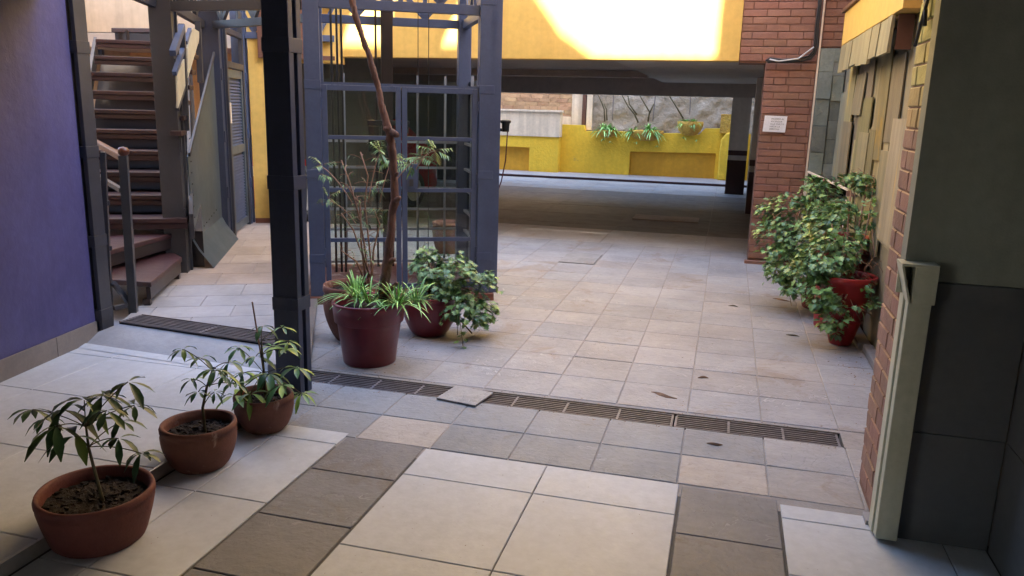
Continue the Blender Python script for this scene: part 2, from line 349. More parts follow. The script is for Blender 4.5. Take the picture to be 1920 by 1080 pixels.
for i, (s0, s1) in enumerate(zip(rows, rows[1:])):
    ts = [0.0, .5, 1.05, 1.6, 2.15, 2.7, 3.3, 3.9]
    if i % 2: ts = [0.0, .75, 1.3, 1.85, 2.4, 2.95, 3.5, 3.9]
    for t0, t1 in zip(ts, ts[1:]):
        q = [base+V2*(s0+.53)-U2*t0, base+V2*(s1+.53)-U2*t0, base+V2*(s1+.53)-U2*t1, base+V2*(s0+.53)-U2*t1]
        cxy = sum(q, Vector())/4
        if cxy.x < -7.9: continue
        s_ = cxy-Vector((-4.0, 4.55, 0))
        k = 1+rnd.uniform(-.08, .08); g.tint((k*1.0, k*.99, k*.98) if i < 7 else (k*1.0, k*.86, k*.74))
        a = .003
        flat(g, [(v.x, v.y) for v in (q[0]+V2*a-U2*a, q[3]+V2*a+U2*a, q[2]-V2*a+U2*a, q[1]-V2*a-U2*a)], ZR)
# wedge of slabs between the ramp and the turned grid, cut by the grate
def poly(mb, pts, z): mb.prism([(a, b, z-.04) for a, b in pts], (0, 0, .04))
DL0, DL1 = Vector((-3.90, 4.345)), Vector((-4.03, 4.535)); DR0, DR1 = Vector((-2.58, 4.235)), Vector((-2.68, 4.43))
for k in range(4):
    a, b = k/4, (k+1)/4; e = .003
    P0 = Vector((-3.9, 4.34)).lerp(Vector((-2.5, 4.24)), a); P1 = Vector((-3.9, 4.34)).lerp(Vector((-2.5, 4.24)), b)
    Q0 = DL1.lerp(DR1, a); Q1 = DL1.lerp(DR1, b); T0 = Vector((-4.20, 4.70)).lerp(Vector((base+V2*.53).xy), a); 
struct('landing_paving', g, M['greyfloor'])
g = MB(); bb = [base+V2*.02, base+V2*5.4, Vector((-6.3, 9.66, 0)), Vector((-3.91, 4.365, 0))]
g.prism([(v.x, v.y, -.1) for v in bb], (0, 0, ZR-.006+.1)); 
bedo = struct('landing_bed', g, M['greyfloor'])
g = MB(); g.obox(Vector((-6.9, 3.2, -.1)), X1, Y1, UP, 2.95, 4.6, .10+.02); struct('stair_floor', g, M['greyfloor'])
g = MB()                                             # kerb
k0 = Vector((-2.33, 3.96, 0)); 
for i in range(6):
    g.tint(1+rnd.uniform(-.1, .1)); g.obox(k0+V2*(i*.40+.003)-U2*.17, V2, U2, UP, .394, .15, ZR+.006)
tag(g.build('stone_kerb', M['greyfloor'], bevel=.008), 'cracked grey kerb slabs edging the raised landing beside the black post', 'kerb')
g = MB(); g.obox(k0-U2*.02, V2, U2, UP, 2.42, .075, .055); struct('kerb_foot', g, M['skirt'])

# ------------------------------------------------------------------ drains
def grate(a, b, wdt, z, n, cross, label, dp=.022):
    a = Vector(a); b = Vector(b); d = (b-a).normalized(); L = (b-a).length; s = Vector((-d.y, d.x, 0))
    e = empty('drain_grate', (a+b)/2+Vector((0, 0, z)), label, 'drain', 'iron drain grates across the floor')
    t = MB()
    for i in range(n+1):
        o = a+s*(wdt*i/n)+UP*(z-.022); wd = .008 if 0 < i < n else .008
        t.obox(o-s*wd/2+UP*(.022-dp), d, s, UP, L, wd, dp-.002+(.002 if i in (0, n) else 0))
    t.build('bars', M['iron'], e)
    for k in range(cross+1):
        t = MB(); t.obox(a+d*(L*k/cross-.006 if k < cross else L-.012)+s*.004+UP*(z-dp+.0005), d, s, UP, .012, wdt-.008, dp-.0035)
        t.build('crossbar', M['iron'], e)
    return e
xsd = [-2.52, -1.99, -1.66, -1.46, -1.21, -.79, -.43, -.005]
seg = [(-2.50, -1.38), (-1.37, -.17), (-.155, .685)]
labs = ['iron drain grate in front of the big maroon pot', 'iron drain grate crossing the middle of the courtyard edge, right of the loose tile', 'rightmost iron drain grate, ending near the brick pier']
for (a, b), l, c in zip(seg, labs, (4, 4, 3)): grate((a, 4.105, 0), (b, 4.105, 0), .165, -.002, 6, c, l)
grate((DL0.x, DL0.y, 0), (DR0.x, DR0.y, 0), .2, ZR+.015, 7, 2, 'iron drain grate lying across the raised landing left of the black post', .011)
dd_ = (DR0-DL0).to_3d(); ll_ = dd_.length; dd_.normalize(); g = MB(); g.obox((DL0.x, DL0.y, ZR-.03), dd_, Vector((-dd_.y, dd_.x, 0)), UP, ll_, .2, .033); struct('landing_drain_dark_plate', g, M['gravel'])  # dark plate at slab level, standing in for the shade below the bars
g = MB(); g.box((-2.52, 4.08, -.15), (.72, 4.3, -.1)); struct('drain_channel', g, M['gravel']); g = MB(); g.box((-2.52, 4.076, -.1), (.70, 4.0815, -.008)); g.box((-2.52, 4.2965, -.1), (.70, 4.302, -.008)); struct('drain_sides', g, M['gravel'])
g = MB(); g.tint((.9, .85, .8)); g.box((.70, 4.098, -.05), (1.1, 4.297, -.003)); struct('drain_end_slab', g, M['slate'])
g = MB(); g.tint((1.0, 1.0, 1.0)); q = fl(812, 725); g.obox((-1.50, 4.05, .003), Vector((.985, -.17, 0)), Vector((.17, .985, 0)), UP, .25, .235, .012)
tag(g.build('loose_tile', M['slate'], bevel=.003), 'loose square grey slate tile lying over the drain grate', 'tile')
g = MB(); g.tint(.92); g.obox(fl(1047, 492)+UP*.001, X1, Y1, UP, .39, .62, .012); tag(g.build('access_cover', M['slate'], bevel=.003), 'square slate access cover set in the sunlit paving before the shaded drive', 'cover', 'access covers in the paving')
g = MB(); g.tint((.85, .7, .6)); g.obox((-1.35, 12.3, .001), X1, Y1, UP, 1.0, .55, .02); tag(g.build('access_cover', M['slate'], bevel=.003), 'long raised stone access cover in the shade under the bridge building', 'cover', 'access covers in the paving')

# ------------------------------------------------------------------ walls of the passage
e = empty('blue_wall', (-3.9, 3.3, ZL), 'plain violet blue painted wall at the left with a tile skirting', 'wall')
g = MB(); a = Vector((-3.62, 1.6, ZL)); b = Vector((-3.99, 4.23, ZL)); d = (b-a).normalized(); n = Vector((d.y, -d.x, 0))
a = b-d*4.6
g.obox(a-n*.2, d, n, UP, 4.6, .2, 2.6); g.build('plaster', M['blue'], e)
g = MB(); L = .6; k = 0.0
while k < 4.6:
    l = min(L, 4.6-k-.001); g.obox(a+d*(k+.002)+n*.001, d, n, UP, l-.004, .012, .125); k += L
g.build('skirting', M['skirt'], e, bevel=.002)

def lattice_post(loc, du, dv, wu, wv, h, m, label, battens, group, fm=None):   # two channels joined by batten plates
    e = empty('lattice_column', loc, label, 'column', group); o = Vector(loc)
    t = MB(); fw = wv*.36
    t.obox(o-du*wu/2-dv*wv/2, du, dv, UP, wu, fw, h); t.build('front_channel', m, e, bevel=.003)
    t = MB(); t.obox(o-du*wu/2+dv*(wv/2-fw), du, dv, UP, wu, fw, h); t.build('rear_channel', m, e, bevel=.003)
    for z in battens:
        t = MB(); t.obox(o-du*(wu/2+.004)-dv*(wv/2+.004)+UP*z, du, dv, UP, wu+.008, wv+.008, .075); t.build('batten_plate', m, e, bevel=.002)
    return e
lattice_post((-2.328, 3.915, 0), X1, Y1, .155, .13, 2.7, M['dsteel'], 'near black steel column standing beside the third clay pot', (.5, 1.18, 1.9), 'steel columns of the courtyard frame')
lattice_post((-4.005, 4.31, ZL), d, n, .12, .075, 2.6, M['gsteel'], 'dark slotted steel column at the end of the blue wall', (.12, .62, 1.2, 1.85), 'steel columns of the courtyard frame')

# near right: brick pier, plaster wall with dado, corner post
def bricks(e, o, du, dn, wd, z0, z1, ch, bl, m=M['brick'], mm=M['mortar'], tc=lambda z: (1, 1, 1), dep=.010, name='brickwork', sd=1, jit=.12):
    q = random.Random(sd); o = Vector(o); t = MB(); row = 0; z = z0
    while z < z1-.01:
        zt = min(z+ch, z1); x = -bl/2*(row % 2)-q.uniform(0, .02)
        while x < wd-.005:
            l = bl*q.choice((1, 1, 1, .96, 1.05, .5 if q.random() < .25 else 1)); x0 = max(x, 0); x1 = min(x+l, wd)
            if x1-x0 > .02:
                k = 1+q.uniform(-jit, jit); c = tc(z); t.tint((c[0]*k, c[1]*k*(1+q.uniform(-.06, .06)), c[2]*k))
                g_ = .0035; dd = dep*(1+q.uniform(-.25, .12))
                p0 = o+du*(x0+g_)+UP*(z+g_); ww = x1-x0-2*g_; hh = zt-z-2*g_; c_ = .004
                P = [p0, p0+du*ww, p0+du*ww+UP*hh, p0+UP*hh]; jj = [dn*(dd+q.uniform(-.0015, .0015)) for _ in range(4)]
                F = [p0+du*c_+UP*c_+jj[0], p0+du*(ww-c_)+UP*c_+jj[1], p0+du*(ww-c_)+UP*(hh-c_)+jj[2], p0+du*c_+UP*(hh-c_)+jj[3]]
                G = [v+dn*(dd-c_) for v in P]
                t.add(P+G+F, [(0, 1, 5, 4), (1, 2, 6, 5), (2, 3, 7, 6), (3, 0, 4, 7), (4, 5, 9, 8), (5, 6, 10, 9), (6, 7, 11, 10), (7, 4, 8, 11), (8, 9, 10, 11)])
            x += l
        z = zt; row += 1
    return t.build(name, m, e)
e = empty('brick_pier', (.9, 3.5, 0), 'near painted brick pier beside the cream post, red with yellow bounced light tinted on the top', 'pier')
def ptone(z): return (1.0, 1.0, 1.0) if z < 1.55 else (1.55, 1.9+.9*min(1, (z-1.55)/.4), 1.1)  # upper bricks tinted yellow for light bounced off the yellow walls
g = MB(); g.tint(.9); g.box((.712, 3.30, 0), (1.11, 3.69, 2.75)); g.build('core', M['mortar'], e)
bricks(e, (.714, 3.69, .03), Vector((0, -1, 0)), Vector((-1, 0, 0)), .40, 0.0, 2.72, .083, .2, tc=ptone, sd=4)
bricks(e, (1.10, 3.692, .03), Vector((-1, 0, 0)), Vector((0, 1, 0)), .39, 0.0, 2.72, .083, .2, tc=ptone, sd=5, name='rear_brickwork')
g = MB(); g.box((.676, 3.28, 0), (.71, 3.36, .02)); g.build('mortar_foot', M['greyfloor'], e)
e = empty('plaster_wall', (.9, 3.25, 0), 'dim green grey plaster wall at the right edge with a dark tiled lower part', 'wall')
g = MB(); g.box((.675, 3.212, 1.055), (1.115, 3.296, 2.75)); g.build('plaster', M['rplaster'], e)
g = MB()
for z0, z1 in ((.0, .457), (.460, 1.053)): g.box((.775, 3.205, z0), (1.108, 3.297, z1))
g.build('dado_tile', M['dtile'], e, bevel=.0015)
e = empty('side_wall', (1.15, 1, 0), 'dark tiled wall running toward the viewer at the lower right corner', 'wall')
g = MB(); g.box((1.118, -3, 1.056), (1.3, 3.30, 2.75)); g.box((1.13, -3, -.1), (1.3, 3.31, 1.055)); g.build('plaster', M['rplaster'], e)
g = MB()
for i in range(8):
    for z0, z1 in ((.0, .457), (.460, 1.053)): g.box((1.110, 3.2-(i+1)*.6+.003, z0), (1.129, 3.2-i*.6, z1))
g.build('dado_tile', M['dtile'], e, bevel=.0015)
e = empty('corner_post', (.735, 3.22, 0), 'scuffed cream corner post with a hollow box cap before the brick pier', 'post')
g = MB(); g.box((.692, 3.152, .012), (.772, 3.203, 1.0)); g.box((.684, 3.2035, .012), (.7, 3.27, 1.0)); g.build('shaft', M['post'], e, bevel=.003)
g = MB()
g.box((.652, 3.135, 1.118), (.778, 3.245, 1.128)); g.box((.70, 3.135, .98), (.778, 3.24, 1.1175)); g.prism([(.652, 3.14, 1.1175), (.66, 3.14, 1.1175), (.6985, 3.14, .98), (.69, 3.14, .98)], (0, .10, 0)); g.box((.66, 3.232, 1.0), (.70, 3.242, 1.1175))
g.build('cap', M['post'], e, bevel=.0015)

g = MB(); g.box((-4.9, -4, 2.36), (1.4, 3.72, 2.95)); g.box((-4.9, -4, 2.24), (-2.42, 4.0, 2.359)); struct('passage_ceiling_and_shade_box', g, M['rplaster'])  # second box: lower left part, added out of view to darken the floor
e = empty('sun_shaping_house', (0, -2, 2.95), 'unseen house block above the passage, parapet notched to shape the sun patches', 'building')
g = MB(); prof = [(-14, 2.96), (12, 2.96), (12, 14.5), (4.38, 14.5), (4.33, 10.83), (2.75, 10.83), (2.35, 11.1), (1.75, 11.9), (1.55, 11.9), (1.18, 10.95), (.92, 10.95), (1.42, 12.1), (.62, 12.2), (.35, 10.95), (-.38, 10.95), (.1, 12.2), (-.8, 14.6), (-14, 14.6)]  # unseen parapet outline, notched to cut sun patches on the yellow front
g.prism([(a_, 3.60, b_) for a_, b_ in prof], (0, -.35, 0)); g.box((-14, -7, 2.96), (12, 3.24, 10.7)); g.build('wall', M['bldg'], e)
g = MB(); g.box((-4.9, -4.2, -.1), (1.4, -4.0, 2.35)); g.build('rear_wall', M['dark'], e)

# ------------------------------------------------------------------ right side of the courtyard
e = empty('brick_portal', (.57, 9.35, 0), 'red painted brick pier beside the drive opening, carrying a paper notice', 'pier')
g = MB(); g.tint(.85); g.box((.315, 9.292, 0), (.835, 9.75, 2.185)); g.box((.035, 9.292, 2.1855), (1.12, 9.7, 7.4)); g.build('core', M['mortar'], e)
bricks(e, (.312, 9.29, .0), X1, Vector((0, -1, 0)), .52, .045, 2.185, .0765, .25, sd=11)
bricks(e, (.032, 9.29, .0), X1, Vector((0, -1, 0)), .80, 2.20, 4.2, .0765, .25, sd=12, name='upper_brickwork')
bricks(e, (.86, 9.29, .0), X1, Vector((0, -1, 0)), .26, 2.352, 4.2, .0765, .25, sd=13, name='upper_brickwork')
g = MB(); g.box((.28, 9.18, 0), (.86, 9.268, .03)); g.build('base_course', M['brick'], e)
g = MB(); g.box((.836, 9.258, .0), (.852, 9.30, 4.2)); g.build('edge_bead', M['whitewash'], e)
e2 = empty('paper_notice', (.46, 9.26, 1.55), 'white paper notice taped on the brick pier by the drive', 'notice')
g = MB(); A = Vector((.345, 9.264, 1.462)); g.prism([A, A+Vector((.235, 0, -.004)), A+Vector((.245, 0, .168)), A+Vector((.01, 0, .172))], (0, -.0015, 0)); g.build('sheet', M['paper'], e2)
def text(s, loc, size, parent, name='lettering'):
    c = bpy.data.curves.new('t', 'FONT'); c.body = s; c.size = size; o = bpy.data.objects.new('t', c); COL.objects.link(o)
    bpy.context.view_layer.update(); me = bpy.data.meshes.new_from_object(o.evaluated_get(bpy.context.evaluated_depsgraph_get()))
    bpy.data.objects.remove(o); me.materials.clear(); me.materials.append(M['ink']); me.name = name
    t = bpy.data.objects.new(name, me); COL.objects.link(t); t.parent = parent; t.location = Vector(loc)-parent.location; t.rotation_euler = (R(90), R(1), 0); return t
for i, s_ in enumerate(('INGRESO AL', 'ASCENSOR', 'A LA VUELTA', 'HACIA LA', 'DERECHA')): text(s_, (.425-.003*i, 9.261, 1.592-.027*i), .024, e2)
text('AVISO', (.36, 9.261, 1.6), .001, e2) if False else None
# slate cladding
e = empty('slate_cladding', (1.0, 9.27, 0), 'tall strip of grey slate slabs between the brick pier and the wooden planks', 'wall')
g = MB(); g.box((.855, 9.28, 0), (1.12, 9.29, 2.345)); g.build('backing', M['dark'], e)
g = MB(); q = random.Random(3)
for col, (xa, xb) in enumerate(((.855, 1.0), (1.0, 1.12))):
    z = 0.0
    while z < 2.34:
        h = q.choice((.17, .22, .28, .3)) if col == 0 else q.choice((.14, .2, .26)); zt = min(z+h, 2.34)
        if 2.34-zt < .07: zt = 2.34
        k = q.uniform(.75, 1.3); g.tint((k, k*q.uniform(.98, 1.05), k*q.uniform(.92, 1.06))); th = q.uniform(.012, .04)
        dx = q.uniform(-.01, .01)
        if q.random() < .3 and col == 1:
            g.box((xa+.003+dx, 9.279-th, z+.002), (xa+.058, 9.279, zt-.002)); g.tint(k*.85); g.box((xa+.061, 9.279-th*.7, z+.002), (xb-.002, 9.279, zt-.002))
        else: g.box((xa+.003+(dx if col else 0), 9.279-th, z+.002), (xb-.002, 9.279, zt-.002))
        z = zt
g.build('slabs', M['slatewall'], e, bevel=.003)
# side wall of the court with plank cladding
e = empty('courtyard_side_wall', (1.2, 6, 0), 'red brick side wall of the courtyard behind the wooden planks', 'wall')
g = MB(); g.tint(.9); g.box((1.142, 3.70, 0), (1.5, 9.279, 4.0)); g.build('core', M['mortar'], e)
bricks(e, (1.14, 5.9, 0), Vector((0, -1, 0)), Vector((-1, 0, 0)), 2.2, .0, 3.2, .083, .21, sd=21)
bricks(e, (1.14, 9.275, 2.7), Vector((0, -1, 0)), Vector((-1, 0, 0)), 3.37, .0, 1.25, .083, .21, sd=22)
g = MB(); g.box((1.05, 3.72, 0), (1.118, 5.95, .06)); g.build('footing', M['skirt'], e, bevel=.01)
e = empty('plank_cladding', (1.1, 7.6, 0), 'overlapping weathered wooden planks with yellow stains covering the side wall', 'cladding')
g = MB()
for layer in range(5):
    q = random.Random(30+layer); y = 9.24
    while y > 5.92:
        wd = q.uniform(.3, .62); z1 = 2.29 if layer == 0 else q.uniform(1.2, 2.29); z0 = 0.02 if layer == 0 else max(.02, z1-q.uniform(.3, 1.0))
        if layer == 0 or q.random() < .72:
            k = q.uniform(.7, 1.35); g.tint((k, k*q.uniform(.9, 1.02), k*q.uniform(.65, 1.05)))
            x = 1.139-.008*layer; th = .010; s0 = q.uniform(-.02, .02); tl = q.uniform(0, .015) if layer else 0.0
            g.hexa([(x-th-tl, y-wd+.004+s0, z0), (x-th-tl, y-.004+s0, z0+q.uniform(-.02, .02)), (x-tl, y-.004+s0, z0), (x-tl, y-wd+.004+s0, z0), (x-th, y-wd+.004, z1), (x-th, y-.004, z1), (x, y-.004, z1), (x, y-wd+.004, z1)])
        y -= wd
g.build('planks', M['shingle'], e)
e = empty('plank_canopy', (1.05, 7.2, 2.06), 'small canopy of short wooden boards under the yellow eave band', 'canopy')
g = MB(); q = random.Random(41); y = 8.58
while y > 6.0:
    wd = min(q.uniform(.3, .45), y-5.96); k = q.uniform(.85, 1.2); g.tint((k, k, k*.95)); dz = q.uniform(-.03, .02); s_ = q.uniform(-.012, .012)
    x = .985-q.uniform(0, .012); g.hexa([(x-.012, y-wd+.006+s_, 2.07+dz), (x-.012, y-.004+s_, 2.07+dz*.5), (x+.012, y-.004+s_, 2.07+dz*.5), (x+.012, y-wd+.006+s_, 2.07+dz), (x, y-wd+.006, 2.31), (x, y-.004, 2.31), (x+.02, y-.004, 2.31), (x+.02, y-wd+.006, 2.31)]); y -= wd
g.build('boards', M['shingle'], e)
g = MB(); g.box((1.012, 5.955, 2.09), (1.11, 5.975, 2.315)); g.box((1.02, 5.98, 2.285), (1.11, 8.58, 2.31)); g.build('frame', M['brown'], e)
e = empty('yellow_eave', (1.05, 7.2, 2.32), 'yellow painted eave band with a brown coping above the plank canopy', 'eave')
g = MB(); g.box((.982, 5.70, 2.318), (1.13, 8.62, 2.62)); g.build('band', M['yellow'], e, bevel=.004)
g = MB(); g.box((.955, 5.66, 2.6215), (1.14, 8.66, 2.66)); g.build('coping', M['brown'], e, bevel=.006)
# glass wind screen and wood rail by the plants
e = empty('glass_screen', (1.0, 8.6, 0), 'green tinted glass panel with sloping metal edge behind the leafy shrub', 'glass panel')
g = MB(); P = [at(1515, 322, 9.0), at(1590, 356, 8.0), at(1590, 470, 8.0), at(1515, 470, 9.0)]; g.prism(P, (.008, 0, 0)); g.build('pane', M['greenglass'], e)
g = MB(); g.bar(P[0], P[1], .018); g.bar(P[0], (P[0].x, P[0].y, .1), .014); g.bar(P[1], (P[1].x, P[1].y, .1), .018); g.build('edge', M['whitewash'], e)
g = MB(); g.bar(at(1592, 363, 7.9), at(1656, 363, 6.9), .05, .05); tag(g.build('wooden_rail', M['brown']), 'short brown wooden rail across the planks above the red pots', 'rail')
# cables on the brick
e = empty('cable_bundle', (.8, 9.2, 2.1), 'black cable bundle running along and up the brick pier beside the drive', 'cables')
def wire(pts, Y, r, m, parent, dx=0, dy=0):
    t = MB(); t.tube([at(a+dx, b+dy, Y) for a, b in pts], r, 6); return t.build('cable', m, parent, smooth=True)
path = [(1438, 116), (1446, 112), (1470, 115), (1500, 113), (1518, 108), (1527, 98), (1530, 84), (1533, 40), (1537, 10), (1539, -30)]
for k in range(3): wire([(x+rnd.uniform(-1, 1), y+rnd.uniform(-1, 1)) for x, y in path], 9.24, .010, M['cable'], e, (k-1)*2.2, (k-1)*2.4)
wire([(1443, 113), (1460, 117), (1497, 112), (1526, 90)], 9.22, .008, M['chrome'], e, 0, -2)
g = MB(); pts = [at(1745, -6, 3.56), at(1742, 20, 3.5), at(1738, 48, 3.48)]; g.tube([(.686, p_.y, p_.z) for p_ in pts], .008, 6); g.tube([(.684, 3.6, 1.93), (.684, 3.5, 2.06), (.684, 3.42, 2.16)], .007, 6)
tag(g.build('wall_cable', M['cable'], smooth=True), 'short dark cable fixed on the yellow tinted top of the near brick pier', 'cable')

# ------------------------------------------------------------------ bridge building over the drive
e = empty('bridge_building', (-2, 13, 2.2), 'yellow building bridging the drive, its low ceiling over the shaded paving', 'building')
g = MB(); g.box((-4.75, 9.271, 2.2), (.032, 9.50, 8.0)); g.build('front_wall', M['yellow'], e, bevel=.006)
g = MB(); g.box((-12.5, 9.50, 2.31), (-1.42, 17.2, 2.5)); g.build('ceiling', M['ceil'], e)
g = MB(); g.box((-1.418, 9.50, 2.23), (1.12, 17.2, 2.5)); g.build('ceiling', M['ceil2'], e)
g = MB(); g.box((-12.5, 17.2, 1.96), (1.3, 17.55, 4.6)); g.box((-12.5, 14.1, 2.20), (-1.43, 14.4, 2.309)); g.build('beam', M['ceil'], e)
g = MB(); g.box((-12.5, 9.51, 2.51), (1.12, 12.0, 7.95)); g.box((-12.5, 12.001, 2.51), (1.12, 15.0, 11.6)); g.box((-12.5, 15.001, 2.51), (1.12, 17.19, 4.5)); g.build('unseen_upper_mass', M['bldg'], e)  # unseen mass, stepped in height to keep sun off the far wall
g = MB(); g.box((.52, 9.76, .92), (.7, 17.5, 2.229)); g.build('side_wall', M['gwall'], e)
g = MB(); g.box((.505, 9.76, 0), (.7, 17.5, .919)); g.build('side_wall_base', M['maroon'], e)
def pillar(x0, x1, y0, y1, lab):
    e = empty('garage_pillar', ((x0+x1)/2, (y0+y1)/2, 0), lab, 'pillar', 'pillars along the drive')
    t = MB(); t.box((x0, y0, 0), (x1, y1, .70)); t.build('base', M['maroon'], e)
    t = MB(); t.box((x0+.004, y0+.004, .7005), (x1, y1, 2.22)); t.build('shaft', M['gwall'], e)
    t = MB(); t.box((x0+.001, y0+.001, .80), (x1, y1, .90)); t.build('stripe', M['maroon'], e)
pillar(.0, .38, 17.2, 17.62, 'farther square pillar with maroon foot and stripe, beside the yellow wall')
pillar(.36, .51, 13.9, 14.3, 'nearer narrow pillar with maroon foot and stripe, just left of the brick pier')
e = empty('garage_back_wall', (-9, 17.3, 0), 'dark garage back wall seen through the lift glass', 'wall')
g = MB(); g.box((-13, 17.21, 0), (-5.75, 17.5, 1.955)); g.box((-13, 9.6, 0), (-12.8, 17.2, 2.2)); g.build('render', M['dark'], e)

# far end of the drive
struct('far_pavement', MB().box((-9, 18.9, -.05), (1.5, 20.9, .055)), M['greyfloor'])
e = empty('far_boundary_wall', (-2, 20.4, 0), 'low yellow boundary wall with a long recess at the far end of the drive', 'wall')
def zx(px, py, Y=20.3): v = at(px, py, Y); return (v.x, v.z)
g = MB()
def pz(pts, y0, y1, t): t.prism([(a, y0, b) for a, b in pts], (0, y1-y0, 0))
top = [zx(1045, 233), zx(1094, 235), zx(1096, 246), zx(1180, 247), zx(1245, 250), zx(1268, 250), zx(1310, 253), zx(1322, 241), zx(1352, 241), (.5, 1.16)]
xr0, xr1, zr = zx(1181, 290)[0], zx(1342, 290)[0], .66
def topz(x):
    for (a, b), (c, d_) in zip(top, top[1:]):
        if a <= x <= c: return b+(d_-b)*(x-a)/max(c-a, 1e-6)
    return 1.15
pz([(xr1, .05), (.5, .05)] + [p_ for p_ in reversed(top) if p_[0] > xr1] + [(xr1, topz(xr1))], 20.3, 20.6, g)
pz([(xr0, zr-.02), (xr1, zr+.02)] + [(xr1, topz(xr1))] + [p_ for p_ in reversed(top) if xr0 < p_[0] < xr1] + [(xr0, topz(xr0))], 20.3, 20.6, g)
pz([(top[0][0], .05), (xr0, .05), (xr0, topz(xr0))] + [p_ for p_ in reversed(top) if p_[0] < xr0], 20.3, 20.6, g)
g.build('render', M['fyellow'], e)
g = MB(); g.box((xr0-.05, 20.37, .05), (xr1+.05, 20.59, zr+.05)); g.build('recess', M['orange'], e)
g = MB(); a_ = [zx(1345, 335, 20.1), zx(1348, 290, 20.1), zx(1352, 262, 20.1), zx(1362, 250, 20.1), zx(1375, 246, 20.1)]; pz([(a_[-1][0]+.3, .05)]+[(a_[0][0], .05)]+a_[1:]+[(a_[-1][0]+.3, a_[-1][1])], 20.0, 20.299, g); g.build('arch_buttress', M['fyellow'], e, bevel=.03)
g = MB(); x0, z0 = zx(1350, 244, 20.2); g.box((x0, 20.1, 1.17), (x0+.6, 20.5, 1.62)); g.build('rubble_block', M['rubble'], e)
e = empty('far_shed_wall', (-5, 20.1, 0), 'yellow and cream wall block with coping at the left end of the far wall', 'wall')
xl, xr = -7.2, zx(1046, 300, 20.0)[0]
g = MB(); xc = zx(992, 300, 20.0)[0]; g.box((xc, 20.0, .055), (xr, 20.29, .94)); g.box((xl, 20.0, .66), (xc-.001, 20.29, .94)); g.build('render', M['fyellow'], e)
g = MB(); g.box((xl, 20.12, .055), (xc-.001, 20.28, .66)); g.build('recess', M['orange'], e)
g = MB(); g.box((xl, 19.97, .9405), (xr+.02, 20.29, 1.55)); g.box((xl, 19.93, 1.551), (xr+.05, 20.3, 1.60)); g.build('cream_render', M['whitewash'], e, bevel=.006)
e = empty('rear_brick_wall', (-6, 20.9, 1.2), 'rough tan brick wall rising behind the cream wall block', 'wall')
bricks(e, (-9, 20.8, 0), X1, Vector((0, -1, 0)), 5.0, 1.0, 3.4, .10, .3, M['obrick'], sd=51, jit=.22, dep=.03)
g = MB(); g.box((-9, 20.802, .1), (-3.99, 21.1, 3.4)); g.build('core', M['obrick'], e)
g = MB(); g.box((-4.0, 20.76, 1.0), (-3.62, 20.80, 3.4)); g.box((-4.45, 20.762, 1.0), (-4.01, 20.8, 1.45)); g.build('whitewashed_edge', M['whitewash'], e, bevel=.01)
e = empty('rear_rough_wall', (-1.5, 20.9, 0), 'lumpy grey stone wall with thin poles behind the low yellow wall', 'wall')
g = MB(); nx, nz = 90, 46; q = random.Random(5)                      # real relief
from mathutils import noise as mn
vs = []; fs = []
for j in range(nz+1):
    for i in range(nx+1):
        x = -3.6+5.2*i/nx; z = .9+2.6*j/nz; h = mn.fractal(Vector((x*3.2, 3, z*3.2)), 1, 2, 5)*.05+mn.noise(Vector((x*9, 1, z*9)))*.02
        vs.append((x, 20.78-h, z))
for j in range(nz):
    for i in range(nx): a = j*(nx+1)+i; fs.append((a, a+1, a+nx+2, a+nx+1))
g.add(vs, fs); g.box((-3.6, 20.9, .05), (1.6, 21.2, 3.5)); g.build('stone', M['rough'], e, smooth=True)
g = MB(); g.box((-3.58, 20.60, 1.13), (-3.44, 20.68, 3.3)); g.build('door_jamb', M['whitewash'], e)
g = MB(); g.box((-3.70, 20.60, 1.1), (-3.60, 20.68, 2.9)); g.build('door_edge', M['brown'], e)
for px0, px1, yb in ((1151, 1148, 226), (1230, 1224, 227), (1296, 1293, 215), (1109, 1108, 242)):
    g = MB(); g.bar(at(px0, 165, 20.62), at(px1, yb, 20.62), .022); tag(g.build('thin_pole', M['iron']), {1151: 'thin upright pole behind the leftmost rubble planter', 1230: 'thin leaning pole behind the double rubble planter', 1296: 'thin upright pole behind the highest rubble planter', 1109: 'thin pole beside the pale door jamb at the rough wall'}[px0], 'pole', 'thin poles on the rough wall')
def vine(name, paths, label):
    t = MB()
    for pth in paths: t.tube([at(x, y, 20.55) for x, y in pth], [.022-.012*i/len(pth) for i in range(len(pth))], 6)
    return tag(t.build(name, M['iron'] if False else M['stem'], smooth=True), label, 'bare stems')
vine('bare_vine', [[(1134, 228), (1133, 205), (1127, 190), (1119, 172)], [(1138, 226), (1137, 205), (1133, 195)]], 'bare curved vine stems above the leftmost rubble planter')
vine('bare_vine', [[(1197, 230), (1190, 215), (1178, 200), (1166, 178), (1163, 165)], [(1194, 215), (1180, 195), (1175, 165)]], 'bare forked vine stems above the middle of the far wall')
vine('bare_vine', [[(1215, 228), (1218, 210), (1206, 190), (1195, 170)], [(1218, 212), (1226, 195)]], 'thin twiggy stems rising between the two middle spider plants')
vine('bare_vine', [[(1281, 222), (1268, 200), (1254, 178), (1246, 165)]], 'thick slanting bare stem left of the highest rubble planter')
g = MB(); g.bar((-9, 18.895, .028), (1.2, 18.895, .028), .03, .05); struct('kerb_edge', g, M['maroon'])

